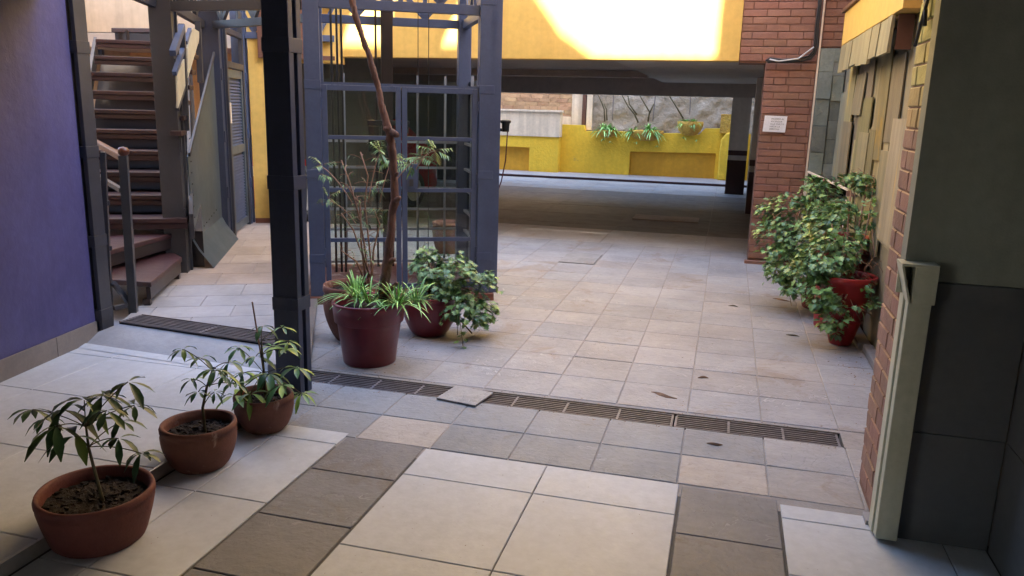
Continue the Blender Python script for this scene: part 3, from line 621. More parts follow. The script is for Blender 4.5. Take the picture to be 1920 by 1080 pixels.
# ------------------------------------------------------------------ leaves
def leaflet(t, b, d, nrm, L, W, droop=.3, col=(1, 1, 1), seg=4, tip=1.0):
    d = d.normalized(); s = d.cross(nrm).normalized(); n = s.cross(d).normalized(); t.tint(col); k = []
    prof = {2: (0, 1, .0), 3: (.1, 1, .6, 0), 4: (.08, .55, .95, 1, .12)}[seg]
    vs = []
    for i in range(seg+1):
        u = i/seg; p = b+d*(L*u)-UP*(droop*L*u*u)
        wv = W*prof[i]/2
        vs += [p-s*wv+n*wv*.35, p, p+s*wv+n*wv*.35]
    fs = []
    for i in range(seg): a = i*3; fs += [(a, a+1, a+4, a+3), (a+1, a+2, a+5, a+4)]
    t.add(vs, fs)
def lobed(t, b, d, nrm, L, col):                     # one five-lobed vine leaf
    d = d.normalized(); s = d.cross(nrm).normalized(); n = s.cross(d); t.tint(col)
    o = [(0, 0), (.12, .20), (.0, .50), (.30, .26), (.46, .62), (.56, .22), (.80, .36), (.78, .10), (1.05, 0)]
    pts = [b+d*(L*x)+s*(L*y*.9)+n*(L*(.18*y-.25*x*x)) for x, y in o]+[b+d*(L*x)-s*(L*y*.9)+n*(L*(.18*y-.25*x*x)) for x, y in o[-2:0:-1]]
    mid = [b+d*(L*.35)-n*L*.03, b+d*(L*.7)-n*(L*.12)]
    m0 = len(pts); fs = []
    N = len(pts)
    for i in range(N):
        j = (i+1) % N; x = o[i][0] if i < 9 else o[16-i][0]; x2 = o[j][0] if j < 9 else o[16-j][0]
        fs.append((i, j, m0+(0 if (x+x2)/2 < .55 else 1)))
    fs += [(4, 5, m0+1), ]
    fs = [(a, b_, c) for a, b_, c in fs]
    fs.append((m0, 4, m0+1)); fs.append((m0, m0+1, 12))
    t.add(pts+mid, fs)
def unit(q): 
    while True:
        v = Vector((q.uniform(-1, 1), q.uniform(-1, 1), q.uniform(-1, 1)))
        if .05 < v.length < 1: return v.normalized()
def gtint(q, lo=.7, hi=1.5, warm=.25):
    k = q.uniform(lo, hi); wv = q.random()**3*warm*4
    return (k*(1+wv*.8), k*(1+wv*.5), k*(.85+q.uniform(0, .9)*(1-min(wv, 1))))
def curve(a, b, bend, n=6):
    a = Vector(a); b = Vector(b); bend = Vector(bend); return [a.lerp(b, i/n)+bend*(4*(i/n)*(1-i/n)) for i in range(n+1)]
def pot(e, c, rb, rt, h, m, rim=.03, wob=.01, seed=0, lip=.014, belly=0, z0=0, soilm=True, n=48, squash=1, band=.0):
    prof = [(0, .0), (rb*.96, .0), (rb, .006)]
    for i in range(1, 9):
        u = i/8; r = rb+(rt-rb)*u**(1 if belly < .008 else .8)+belly*math.sin(math.pi*u)
        z = h*u*(1-rim/h)
        prof.append((r, z))
    prof[-1] = (rt-lip, h-rim-.004)
    prof += [(rt-.001, h-rim), (rt, h-rim*.5), (rt-.004, h-.002), (rt-.010, h), (rt-.020, h-.004), (rt-.024, h-rim), (rt-.03, h-.09)]
    t = MB(); t.lathe(prof, (c[0], c[1], z0), n, wob, seed, squash); t.build('pot', m, e, smooth=True)
    if soilm:
        t = MB(); q = random.Random(seed+9); rr = rt-.02; vs = [(c[0], c[1], z0+h-.045)]; fs = []; rings = 9
        for i in range(1, rings+1):
            for j in range(n):
                a = 2*math.pi*j/n; r = rr*i/rings; vs.append((c[0]+r*math.cos(a), c[1]+r*math.sin(a)*squash, z0+h-.05+q.uniform(-.006, .009)))
        for j in range(n): fs.append((0, 1+j, 1+(j+1) % n))
        for i in range(rings-1):
            for j in range(n): a = 1+i*n; fs.append((a+j, a+n+j, a+n+(j+1) % n, a+(j+1) % n))
        t.add(vs, fs)
        for _ in range(60):
            a = q.uniform(0, 6.28); r = rr*.9*math.sqrt(q.random()); s = q.uniform(.003, .009); o = Vector((c[0]+r*math.cos(a), c[1]+r*math.sin(a)*squash, z0+h-.05))
            t.hexa([o+Vector((q.uniform(-1, 1)*s+dx*s, q.uniform(-1, 1)*s*.5+dy*s, dz*s)) for dz in (0, 1.4) for dx, dy in ((-1, -1), (1, -1), (1, 1), (-1, 1))])
        t.build('soil', M['soil'], e, smooth=False)

def schefflera(label, c, rb, rt, h, potm, stem, tips, Y, L, seed, stick=None, squash=1.0, nleaf=(5, 7), bright=1.0):
    q = random.Random(seed); e = empty('potted_plant', (c[0], c[1], 0), label, 'potted plant', 'three small clay potted plants in a row')
    pot(e, c, rb, rt, h, potm, .03, .013, seed, .006, .012 if seed != 61 else .003, squash=squash)
    t = MB(); sp = [Vector((c[0]+(at(x, y, Y).x-c[0]), Y+dy, at(x, y, Y).z)) for x, y, dy in stem]; sp[0].z = h-.06
    t.tube(sp, [.0075-.004*i/len(sp) for i in range(len(sp))], 7)
    lf = MB()
    for (x, y, dy, sz) in tips:
        P = at(x, y, Y+dy); 
        bi = min(range(len(sp)), key=lambda i: (sp[i]-P).length+abs(sp[i].z-(P.z-.05))*1.2); b0 = sp[max(bi, 1)]
        t.tube(curve(b0, P, (0, 0, .012)), .0022, 5)
        n = q.randint(*nleaf); a0 = q.uniform(0, 6.28); out = (P-b0); out.z = 0; out = out.normalized() if out.length > .01 else X1
        for k in range(n):
            a = a0+6.283*k/n; dr = Vector((math.cos(a), math.sin(a), q.uniform(-.35, .3)))+out*.25
            cc = q.uniform(.45, 1.05)*bright*(.7 if bright == 1.0 else 1)
            yl = q.random() < .18*bright
            col = (cc*(2.2 if yl else .8), cc*(1.7 if yl else .9), cc*(.8 if yl else .9))
            p0 = P+dr.normalized()*.008; l = L*sz*q.uniform(.75, 1.15)
            leaflet(lf, p0, dr, UP+dr*.2, l, l*q.uniform(.28, .36), q.uniform(.25, .95), col)
    t.build('stem', M['stem'], e, smooth=True); lf.build('foliage', M['leaf'], e, smooth=True)
    if stick:
        t = MB(); t.tube([at(*stick[0], Y), at(*stick[1], Y)], .004, 6); t.build('support_stick', M['twig'], e)
    return e
schefflera('nearest and widest clay pot, at the lower left, with a dark umbrella plant', (-2.215, 2.27), .168, .212, .2, M['terra2'],
  [(196, 960, 0), (186, 915, 0), (174, 870, 0), (166, 838, 0), (161, 800, 0)],
  [(62, 768, .05, .9), (118, 768, 0, 1.15), (105, 800, -.08, 1.1), (140, 818, -.05, 1.1), (158, 750, .02, 1.3), (192, 742, .08, 1.1), (240, 716, .1, .9), (252, 760, .06, .9), (222, 822, -.02, .8), (265, 850, -.04, .7), (230, 790, .1, .7), (85, 785, .1, .7), (200, 770, -.1, .9)],
  2.27, .098, 61)
schefflera('middle clay pot with a tiny umbrella plant, second of the row', (-2.235, 2.92), .112, .167, .212, M['terra'],
  [(384, 800, 0), (380, 765, 0), (388, 725, 0), (398, 695, 0)],
  [(343, 655, .04, .85), (377, 672, 0, .9), (405, 692, -.03, 1.0), (430, 680, .05, .9), (360, 712, .02, .7), (372, 735, -.05, .75), (402, 735, .03, .6), (440, 720, .05, .8), (422, 705, -.08, .8)],
  2.92, .078, 62, bright=1.25)
schefflera('farthest small clay pot, by the black column, with a variegated umbrella plant and stick', (-2.195, 3.39), .10, .152, .19, M['terra'],
  [(498, 742, 0), (495, 700, 0), (492, 665, 0), (490, 640, 0)],
  [(440, 742, -.12, 1.1), (470, 738, -.1, 1.1), (492, 612, .05, .9), (528, 614, .1, .7), (448, 652, .1, .9), (480, 668, 0, 1.1), (512, 650, .08, 1.1), (535, 655, .02, 1.0), (555, 690, .05, 1.0), (505, 700, -.05, 1.1), (528, 722, -.12, 1.0), (565, 738, .08, .9), (455, 700, .05, .9), (540, 640, -.1, .8), (484, 705, .1, .9)],
  3.39, .088, 63, stick=((473, 566), (501, 738)), bright=1.8)

def spider(t, c, n, L, q, W=.016, flat_=.5, droop=1.1):
    for _ in range(n):
        a = q.uniform(0, 6.283); el = q.uniform(.35, 1.35); d = Vector((math.cos(a)*math.cos(el), math.sin(a)*math.cos(el), math.sin(el)))
        l = L*q.uniform(.6, 1.15); s = Vector((-math.sin(a), math.cos(a), 0)); b = Vector(c)+Vector((math.cos(a), math.sin(a), 0))*q.uniform(0, .03)
        k = q.uniform(.7, 1.3); seg = 8; rows_ = []
        for i in range(seg+1):
            u = i/seg; p = b+d*(l*u)-UP*(droop*l*u*u*(.35+.5*math.cos(el)))
            wv = W*(math.sin(math.pi*min(.97, .12+u*.86)))**.7/2*(1.0 if u < .9 else .5); rows_.append((p, wv))
        for side, (a0, a1), col in ((0, (-1, -.42), (1.3*k, 1.6*k, .8*k)), (1, (-.42, .42), (5.2*k, 4.6*k, 4.5*k)), (2, (.42, 1), (1.3*k, 1.6*k, .8*k))):
            if q.random() < .0: continue
            t.tint(col if (side != 1 or q.random() < .85) else (1.5*k, 1.9*k, 1*k)); vs = []
            for p, wv in rows_: vs += [p+s*wv*a0+UP*abs(a0)*wv*.4, p+s*wv*a1+UP*abs(a1)*wv*.4]
            t.add(vs, [(2*i, 2*i+1, 2*i+3, 2*i+2) for i in range(seg)])
# main maroon pot with trunk and spider plant
C0 = (-2.165, 4.585)
e = empty('potted_tree', (C0[0], C0[1], 0), 'big maroon pot holding a slender bare tree trunk and a striped spider plant', 'potted tree')
t = MB(); t.lathe([(0, 0), (.165, 0), (.17, .008), (.205, .27), (.209, .275), (.222, .28), (.234, .39), (.236, .405), (.23, .412), (.218, .408), (.212, .39), (.2, .3)], (C0[0], C0[1], 0), 56, .004, 2); t.build('pot', M['redpot'], e, smooth=True)
t = MB(); t.lathe([(.0, .365), (.1, .362), (.215, .35)], (C0[0], C0[1], 0), 30, .01, 3); t.build('soil', M['soil'], e)
tr = [(719, 572, .12), (720, 540, 0), (727, 490, 0), (733, 440, .0), (735, 400, 0), (741, 375, 0), (738, 330, 0), (736, 290, .0), (729, 245, 0), (717, 205, 0), (708, 160, 0), (695, 115, 0), (680, 70, 0), (668, 35, 0), (657, -10, 0), (640, -80, 0)]
P = [at(x, y, C0[1]) for x, y, _ in tr]; P = [P[0]-UP*.05]+P; rr = [.045, .042, .037, .034, .029, .029, .030, .027, .028, .030, .025, .021, .022, .020, .022, .024, .022]
t = MB(); PP = []; RR = []; q = random.Random(8)
for i in range(len(P)-1):
    for k in range(9):
        u = k/9; PP.append(P[i].lerp(P[i+1], u)+Vector((q.uniform(-1, 1), q.uniform(-1, 1), 0))*.0022); RR.append((rr[i]*(1-u)+rr[i+1]*u)*(1+q.uniform(-.06, .06)))
t.tube(PP, [r_*.86 for r_ in RR], 14)
t.v = [v+Vector((mn.noise(v*38), mn.noise(v*38+Vector((9, 0, 0))), 0))*.0035+Vector((mn.noise(Vector((v.x*30, v.y*30, v.z*7))), mn.noise(Vector((v.x*30, v.y*30+5, v.z*7))), 0))*.004 for v in t.v]
for (x, y, dx, dy, r_) in ((722, 555, 22, -25, .018), (731, 492, 8, -6, .022), (740, 378, 10, -8, .02), (734, 248, 12, 6, .024), (728, 240, -8, 2, .02), (740, 330, 6, -6, .012)):
    a = at(x, y, C0[1]); b = at(x+dx, y+dy, C0[1]-.03); t.tube([a, a.lerp(b, .6), b], [r_, r_*.9, r_*.55], 8)
t.build('trunk', M['bark'], e, smooth=True)
t = MB(); q = random.Random(12)
for (x, y, n_) in ((668, 548, 45), (700, 540, 25), (752, 540, 45), (775, 552, 22)):
    v = at(x, y, C0[1]); spider(t, (v.x, v.y+q.uniform(-.06, .08), .405), int(n_*1.3), .28, q, .0135, droop=.75)
t.build('spider_plant', M['leaf'], e, smooth=True)
# tall clay pot behind, with a sparse twiggy shrub
C1 = (-2.50, 5.02)
e = empty('twiggy_potted_shrub', (C1[0], C1[1], 0), 'tall tan clay jar half hidden behind the maroon pot, with a sparse twiggy shrub', 'potted shrub')
pot(e, C1, .12, .205, .40, M['terra'], .045, .006, 5, .02, .025)
t = MB(); tw = MB(); lf = MB(); q = random.Random(14); Yc = C1[1]
mains = [[(695, 560), (688, 500), (682, 450), (672, 400), (655, 340), (640, 300)], [(695, 560), (697, 500), (690, 440), (684, 380), (690, 330), (676, 285)], [(690, 560), (680, 480), (662, 430), (640, 400)], [(696, 560), (700, 470), (712, 420), (700, 390)], [(690, 540), (668, 490), (640, 470)], [(694, 520), (678, 470), (675, 380), (664, 370), (650, 345)]]
for pth in mains:
    pp = [at(x, y, Yc+q.uniform(-.03, .03)) for x, y in pth]
    tw.tube(pp, [.008-.005*i/len(pp) for i in range(len(pp))], 5)
    for i in range(1, len(pp)):
        for _ in range(5):
            a = pp[i-1].lerp(pp[i], q.random()); d_ = unit(q); d_.z = abs(d_.z)*.6-.1; l = q.uniform(.04, .14); b = a+d_*l; tw.tube(curve(a, b, (0, 0, .01), 3), .0018, 4)
            for _ in range(q.randint(0, 3)):
                p_ = a.lerp(b, q.uniform(.4, 1)); dd = d_+unit(q)*.8; leaflet(lf, p_, dd, UP, q.uniform(.02, .04), .009, .6, gtint(q, .8, 1.7), 2)
def spray(cx, cy, n_, rad, L, Y_, qq, lo=.6, hi=1.6):
    for _ in range(n_):
        a = at(cx, cy, Y_); d_ = unit(qq); b = a+Vector((d_.x*rad, d_.y*rad*.6, d_.z*rad*.6)); tw.tube(curve(a, b, (0, 0, .015), 3), .0016, 4)
        for i in range(9):
            p_ = a.lerp(b, .25+.75*i/9)+UP*.01; s_ = d_.cross(UP).normalized()*(1 if i % 2 else -1); leaflet(lf, p_, s_+d_*.6, UP, L*qq.uniform(.7, 1.2), L*.28, .6, gtint(qq, lo, hi), 3)
for cx, cy, n_ in ((603, 312, 4), (596, 326, 2), (615, 372, 3), (604, 385, 2), (704, 345, 2), (722, 395, 2), (672, 410, 2)): spray(cx, cy, n_, .12, .05, Yc, q)
for cx, cy, n_, yy in ((712, 285, 9, 5.25), (735, 300, 6, 5.3), (790, 295, 7, 5.3), (815, 283, 6, 5.3), (775, 310, 4, 5.3)): spray(cx, cy, n_, .13, .05, yy, q, 1.0, 2.4)
for a, b in (((690, 380), (712, 285)), ((712, 380), (735, 300)), ((735, 350), (790, 295)), ((780, 318), (815, 283)), ((660, 380), (603, 312)), ((668, 420), (615, 375))): tw.tube(curve(at(*a, Yc+.1), at(*b, Yc+.2), (0, 0, .03)), .0035, 5)
tw.build('twigs', M['twig'], e, smooth=True); lf.build('foliage', M['leaf'], e, smooth=True)

def bush(e, blobs, n_, L, q, stems, soil_pt, droopy=.5, tone=(.7, 1.6), holes=.25):
    t = MB(); lf = MB(); tot = sum(b[2]*b[3]*b[4] for b in blobs)**1
    wsum = sum((b[3]*b[4])**.5*b[2] for b in blobs)
    for (c, _, rx, ry, rz) in blobs:
        c = Vector(c); k = int(n_*rx*(ry*rz)**.5/sum(b[2]*(b[3]*b[4])**.5 for b in blobs))
        t.tube(curve(soil_pt, c, (q.uniform(-.04, .04), 0, .05)), .006, 5)
        for _ in range(k):
            u_ = unit(q); r_ = q.uniform(.3, 1.0)**.5*(1+.3*mn.noise(u_*2.3+c*3)+(.35*q.random() if q.random() < .12 else 0)); p_ = c+Vector((u_.x*rx, u_.y*ry, u_.z*rz))*r_
            if mn.noise(p_*6.5) < -holes+.12*(r_ > .9): continue
            d_ = Vector((u_.x, u_.y, u_.z*.3-droopy*q.uniform(.2, 1)))+unit(q)*.45
            nn = UP*1.1+Vector((u_.x, u_.y, 0))*.7+unit(q)*.5
            if d_.length < .05: continue
            lobed(lf, p_, d_, nn, L*q.uniform(.6, 1.25), gtint(q, *tone, .14))
            if q.random() < .12: t.tube([p_, p_-d_.normalized()*q.uniform(.03, .1)+UP*.01], .0015, 4)
    for pth in stems: t.tube(pth, .0028, 5)
    return t, lf
# green bush in maroon pot in front of the lift
C2 = (-2.03, 5.33)
e = empty('leafy_potted_bush', (C2[0], C2[1], 0), 'bushy green ivy spilling from a maroon pot in front of the lift doors', 'potted bush')
pot(e, C2, .125, .20, .30, M['redpot'], .035, .004, 6, .012, .02)
q = random.Random(16); Y_ = 5.35
bl = [(at(805, 505, Y_), 0, .15, .15, .11), (at(850, 510, Y_), 0, .17, .17, .12), (at(885, 545, Y_), 0, .14, .17, .13), (at(860, 570, Y_-.05), 0, .16, .15, .12), (at(905, 590, Y_), 0, .10, .12, .10), (at(820, 540, Y_-.08), 0, .13, .12, .10), (at(795, 475, Y_), 0, .05, .05, .05), (at(915, 520, Y_+.05), 0, .05, .05, .06), (at(885, 625, Y_-.1), 0, .05, .05, .05), (at(830, 485, Y_+.05), 0, .10, .10, .07), (at(920, 585, Y_), 0, .04, .05, .06)]
st = [curve(at(860, 585, 5.2), at(868, 648, 5.0), (0, 0, .01)), curve(at(855, 580, 5.2), at(858, 628, 5.1), (0, 0, .02)), curve(at(890, 530, 5.3), at(935, 540, 5.3), (0, 0, .03))]
t, lf = bush(e, bl, 2200, .046, q, st, Vector((C2[0], C2[1], .27)), tone=(.85, 2.3), holes=.12)
for x, y in ((866, 650), (870, 640), (862, 632), (868, 622), (875, 610), (933, 538), (925, 542), (937, 546), (936, 600), (860, 642)): lobed(lf, at(x, y, 5.05), unit(q)-UP*.3, UP+unit(q)*.3, .05, gtint(q))
t.build('stems', M['stem'], e, smooth=True); lf.build('foliage', M['leaf'], e)
# planting along the right side
e = empty('climbing_shrub', (.8, 7.2, 0), 'larger climbing green shrub by the brick pier and the slate strip', 'shrub')
q = random.Random(17); Y_ = 7.3
bl = [(at(1490, 400, Y_), 0, .26, .25, .20), (at(1540, 380, Y_), 0, .24, .25, .22), (at(1460, 440, Y_), 0, .20, .22, .20), (at(1520, 450, Y_-.1), 0, .28, .28, .24), (at(1470, 495, Y_-.2), 0, .18, .2, .16), (at(1500, 520, Y_-.3), 0, .16, .2, .12), (at(1560, 430, Y_-.2), 0, .2, .25, .25), (at(1450, 470, Y_-.2), 0, .12, .15, .16), (at(1530, 350, Y_), 0, .12, .15, .10), (at(1440, 395, Y_), 0, .10, .1, .06), (at(1545, 335, Y_), 0, .08, .1, .06), (at(1485, 540, Y_-.4), 0, .09, .12, .05)]
t, lf = bush(e, bl, 5200, .050, q, [curve((.85, 7.2, .05), at(1500, 400, 7.3), (0, .1, 0)), curve((.9, 7.2, .05), at(1550, 350, 7.3), (.05, .1, 0)), curve((.85, 7.2, .05), at(1460, 470, 7.2), (-.05, .1, 0))], Vector((.88, 7.25, .03)), tone=(.9, 2.6), holes=.1)
for _ in range(60): a = at(q.uniform(1450, 1570), q.uniform(380, 560), 7.1+q.uniform(-.3, .2)); t.tube(curve(a, a+unit(q)*q.uniform(.08, .22), (0, 0, .02), 4), .0022, 4)
t.build('stems', M['twig'], e, smooth=True); lf.build('foliage', M['leaf'], e)
CA = (.92, 6.12)
e = empty('red_pot_vine', (CA[0], CA[1], 0), 'trailing ivy hanging over a bright red tiered pot against the side wall', 'potted vine')
t = MB(); t.lathe([(0, 0), (.075, 0), (.08, .01), (.125, .17), (.137, .18), (.137, .2), (.122, .205), (.15, .24), (.185, .47), (.20, .48), (.203, .52), (.195, .525), (.182, .515), (.175, .46)], (CA[0], CA[1], 0), 40, .004, 8); t.build('pot', M['redpot2'], e, smooth=True)
t = MB(); t.lathe([(0, .46), (.18, .455)], (CA[0], CA[1], 0), 24); t.build('soil', M['soil'], e)
q = random.Random(18); Y_ = 6.1
bl = [(at(1560, 420, 6.5), 0, .2, .2, .2), (at(1555, 480, Y_), 0, .2, .2, .18), (at(1580, 520, Y_), 0, .15, .18, .16), (at(1545, 545, Y_-.1), 0, .13, .15, .13), (at(1565, 590, Y_-.15), 0, .10, .12, .16), (at(1520, 500, Y_), 0, .14, .15, .12), (at(1590, 460, 6.3), 0, .12, .15, .16), (at(1625, 350, 6.6), 0, .10, .12, .05), (at(1630, 400, 6.4), 0, .06, .1, .12), (at(1600, 330, 6.7), 0, .14, .12, .03), (at(1570, 622, 5.95), 0, .05, .08, .07), (at(1632, 565, 6.0), 0, .05, .08, .04), (at(1585, 560, 5.92), 0, .13, .08, .10), (at(1615, 530, 5.98), 0, .08, .08, .05)]
st = [[at(x, y, yy) for x, y, yy in pl] for pl in ([(1595, 545, 6.1), (1600, 470, 6.3), (1605, 400, 6.5), (1600, 340, 6.6), (1570, 330, 6.7)], [(1600, 545, 6.1), (1625, 500, 6.1), (1640, 480, 6.2), (1635, 430, 6.3)], [(1600, 545, 6.1), (1630, 400, 6.4), (1640, 330, 6.6), (1600, 322, 6.7)], [(1590, 545, 6.1), (1615, 580, 5.95), (1640, 594, 5.95)], [(1590, 550, 6.0), (1600, 575, 5.9), (1618, 610, 5.9)], [(1585, 545, 6.1), (1620, 520, 6.05), (1640, 540, 6.05)])]
t, lf = bush(e, bl, 3600, .050, q, st, Vector((CA[0], CA[1], .40)), tone=(.85, 2.5), holes=.1)
for _ in range(40): a = at(q.uniform(1590, 1640), q.uniform(470, 560), 6.1+q.uniform(-.1, .15)); t.tube(curve(a, a+unit(q)*q.uniform(.06, .18), (0, 0, .02), 4), .0022, 4)
t.build('stems', M['twig'], e, smooth=True); lf.build('foliage', M['leaf'], e)
e = empty('red_flower_pot', (.93, 6.62, 0), 'taller bright red pot standing behind the tiered red pot', 'flower pot')
pot(e, (.93, 6.62), .15, .2, .74, M['redpot2'], .04, .004, 7, .015, .0)
e = empty('dark_planter', (.88, 7.25, 0), 'low dark planter in the shade beneath the climbing shrub', 'planter')
pot(e, (.88, 7.25), .14, .18, .24, M['redpot'], .03, .004, 9, .01, .0)
g = MB(); g.box((1.02, 5.98, 0), (1.11, 9.2, .05)); tag(g.build('wall_footing', M['skirt'], bevel=.008), 'low stone footing strip at the foot of the plank wall', 'footing')

# planters on the far wall
def planter(px0, px1, py0, py1, Y, label, plants, ns=1):
    a = at(px0, py0, Y); b = at(px1, py1, Y); c = Vector(((a.x+b.x)/2, 20.22, b.z)); rx = (b.x-a.x)/2; h = a.z-b.z
    e = empty('rubble_planter', c, label, 'planter', 'rubble planters on the far yellow wall'); q = random.Random(int(px0))
    t = MB(); vs = []; fs = []; n = 28; prof = [(.35, 0), (.62, .12), (.85, .35), (.97, .7), (1, 1), (.85, 1.0), (.8, .8)]
    for i, (r_, z_) in enumerate(prof):
        for j in range(n):
            th = 2*math.pi*j/n; k = 1+.12*mn.noise(Vector((math.cos(th)*3+px0, math.sin(th)*3, z_*4)))+.05*mn.noise(Vector((math.cos(th)*9, math.sin(th)*9, z_*9)))
            vs.append((c.x+rx*r_*k*math.cos(th), c.y+.26*r_*k*math.sin(th), c.z+h*z_))
    for i in range(len(prof)-1):
        for j in range(n): fs.append((i*n+j, i*n+(j+1) % n, (i+1)*n+(j+1) % n, (i+1)*n+j))
    t.add(vs, fs); t.build('bowl', M['rubble'], e, smooth=True)
    t = MB(); t.lathe([(0, h-.04), (rx*.82, h-.05)], (c.x, c.y, c.z), 20, squash=.26/rx); t.build('soil', M['soil'], e)
    lf = MB()
    for (x, y, L, nn) in plants:
        p_ = at(x, y, 20.15); spider(lf, (p_.x, 20.15, p_.z-L*.35), nn, L, q, .04)
        lf.build('spider_plant', M['leaf'], e, smooth=True); lf = MB()
    for (x, y) in ((px0+12, py1+4), (px1-12, py1+10)):
        p_ = at(x, y, 19.95); spider(lf, p_, 8, .10, q, .02)
        lf.build('offshoot', M['leaf'], e, smooth=True); lf = MB()
planter(1120, 1156, 243, 258, 20.2, 'leftmost small rubble planter with a spider plant on the far wall', [(1131, 236, .42, 50), (1147, 238, .36, 45), (1139, 232, .34, 30)])
planter(1180, 1243, 243, 265, 20.2, 'wide rubble planter with two drooping spider plants on the far wall', [(1188, 240, .40, 55), (1222, 240, .42, 60), (1216, 236, .38, 30)])
planter(1270, 1317, 227, 255, 20.2, 'highest rubble planter with a small spider plant, right on the far wall', [(1287, 224, .3, 45), (1300, 224, .28, 40)])

# ------------------------------------------------------------------ lift cage
ZP = .065
F0 = fl(583, 556, ZP); F0 = Vector((F0.x, F0.y, 0)); WL = 1.52; DL = 1.35
def lift(u, v, z): return F0+U2*u+V2*v+UP*z
e = empty('lift', F0+U2*WL/2+V2*DL/2, 'blue steel framed lift cage with glazed double doors', 'lift')
g = MB(); g.obox(lift(-.03, -.03, -.02), U2, V2, UP, WL+.06, DL+.06, ZP+.019); g.build('plinth', M['terra'], e, bevel=.006)
pw = .122; H = 3.4
for (u, v, w_) in ((0, 0, pw), (WL-pw, 0, pw), (0, DL-pw, pw), (WL-pw, DL-pw, pw)):
    g = MB(); fw = w_*.42
    g.obox(lift(u, v, ZP), U2, V2, UP, w_, fw, H); g.obox(lift(u, v+w_-fw, ZP), U2, V2, UP, w_, fw, H)
    g.obox(lift(u+.02, v+fw+.0005, ZP), U2, V2, UP, w_-.04, w_-2*fw-.001, H)
    for z in (.35, 1.05, 1.75, 2.45): g.obox(lift(u-.003, v-.003, z), U2, V2, UP, w_+.006, w_+.006, .07)
    g.build('post', M['steel'], e, bevel=.003)
g = MB(); g.obox(lift(WL-.03, -.0, ZP), U2, V2, UP, .09, .07, H); g.build('side_channel', M['steel'], e, bevel=.003)
def truss(e, A, B, z, m, hgt=.42, w_=.055, bays=4, name='truss'):
    A = Vector(A); B = Vector(B); A.z = B.z = 0; t = MB(); d_ = (B-A).normalized(); s_ = Vector((-d_.y, d_.x, 0))
    t.obox(A-s_*w_/2+UP*z, d_, s_, UP, (B-A).length, w_, .075); t.obox(A-s_*w_/2+UP*(z+hgt), d_, s_, UP, (B-A).length, w_, .06)
    for k in range(bays):
        a = A.lerp(B, k/bays); b = A.lerp(B, (k+1)/bays); mpt = A.lerp(B, (k+.5)/bays)
        w2 = w_*.8
        t.bar(a+UP*(z+hgt), mpt+UP*(z+.076), w2, .035, up=s_); t.bar(b+UP*(z+hgt), mpt+UP*(z+.076), w2*.96, .035, up=s_)
        t.bar(mpt+UP*(z+.076), mpt+UP*(z+hgt), w2*.9, .035, up=s_)
        if k: t.bar(a+UP*(z+.076), a+UP*(z+hgt), w2*.85, .03, up=s_)
    return t.build(name, m, e, bevel=.002)
ZT = 2.37
truss(e, lift(pw+.001, pw/2, 0), lift(WL-pw-.001, pw/2, 0), ZT, M['steel'], bays=2)
truss(e, lift(pw+.001, DL-pw/2, 0), lift(WL-pw-.001, DL-pw/2, 0), ZT, M['steel'], bays=2)
truss(e, lift(pw/2, pw+.001, 0), lift(pw/2, DL-pw-.001, 0), ZT, M['steel'], bays=2)
truss(e, lift(WL-pw/2, pw+.001, 0), lift(WL-pw/2, DL-pw-.001, 0), ZT, M['steel'], bays=2)
# double doors
DZ0, DZ1 = .13, at(760, 163, F0.y+.35).z
rails = [DZ0, None, None, None, DZ1]
def zat(py, px=760): return at(px, py, F0.y+.34).z
zr = [DZ0, zat(450), zat(357), zat(259), zat(163)]
dm = WL/2
for s_, (u0, u1) in (('l', (pw+.008, dm-.004)), ('r', (dm+.004, WL-pw-.012))):
    fr = MB(); fwd = .042; vd = .02
    fr.obox(lift(u0, vd, zr[0]-.02), U2, V2, UP, fwd, .04, zr[-1]-zr[0]+.02); fr.obox(lift(u1-fwd, vd, zr[0]-.02), U2, V2, UP, fwd, .04, zr[-1]-zr[0]+.02)
    for i, z in enumerate(zr): fr.obox(lift(u0+fwd+.0005, vd+.001, z-.02 if i < 4 else z-.042), U2, V2, UP, u1-u0-2*fwd-.001, .038, .032 if 0 < i < 4 else .042)
    d_ = fr.build('door', M['steel'], e, bevel=.002)
    for a, b in zip(zr, zr[1:]):
        g = MB(); g.obox(lift(u0+fwd, vd+.018, a+.012), U2, V2, UP, u1-u0-2*fwd, .004, b-a-.03); g.build('pane', M['glass'], d_)
    for z in (.38, 1.0, 1.6):
        g = MB(); q_ = lift(u0-.006 if s_ == 'l' else u1+.004, .012, z); g.tube([q_, q_+UP*.09], .008, 8); g.build('hinge', M['steel'], d_)
g = MB(); g.obox(lift(pw+.004, .025, zr[-1]+.002), U2, V2, UP, WL-2*pw-.008, .035, .02); g.build('door_head', M['steel'], e)
g = MB(); g.obox(lift(dm+.046, .012, zat(356)), U2, V2, UP, .085, .05, zat(308)-zat(356)); bx = g.build('lock_box', M['steel'], e, bevel=.003)
g = MB(); g.obox(lift(dm+.06, .004, zat(350)), U2, V2, UP, .035, .0075, .06); g.build('lock', M['gsteel'], bx)
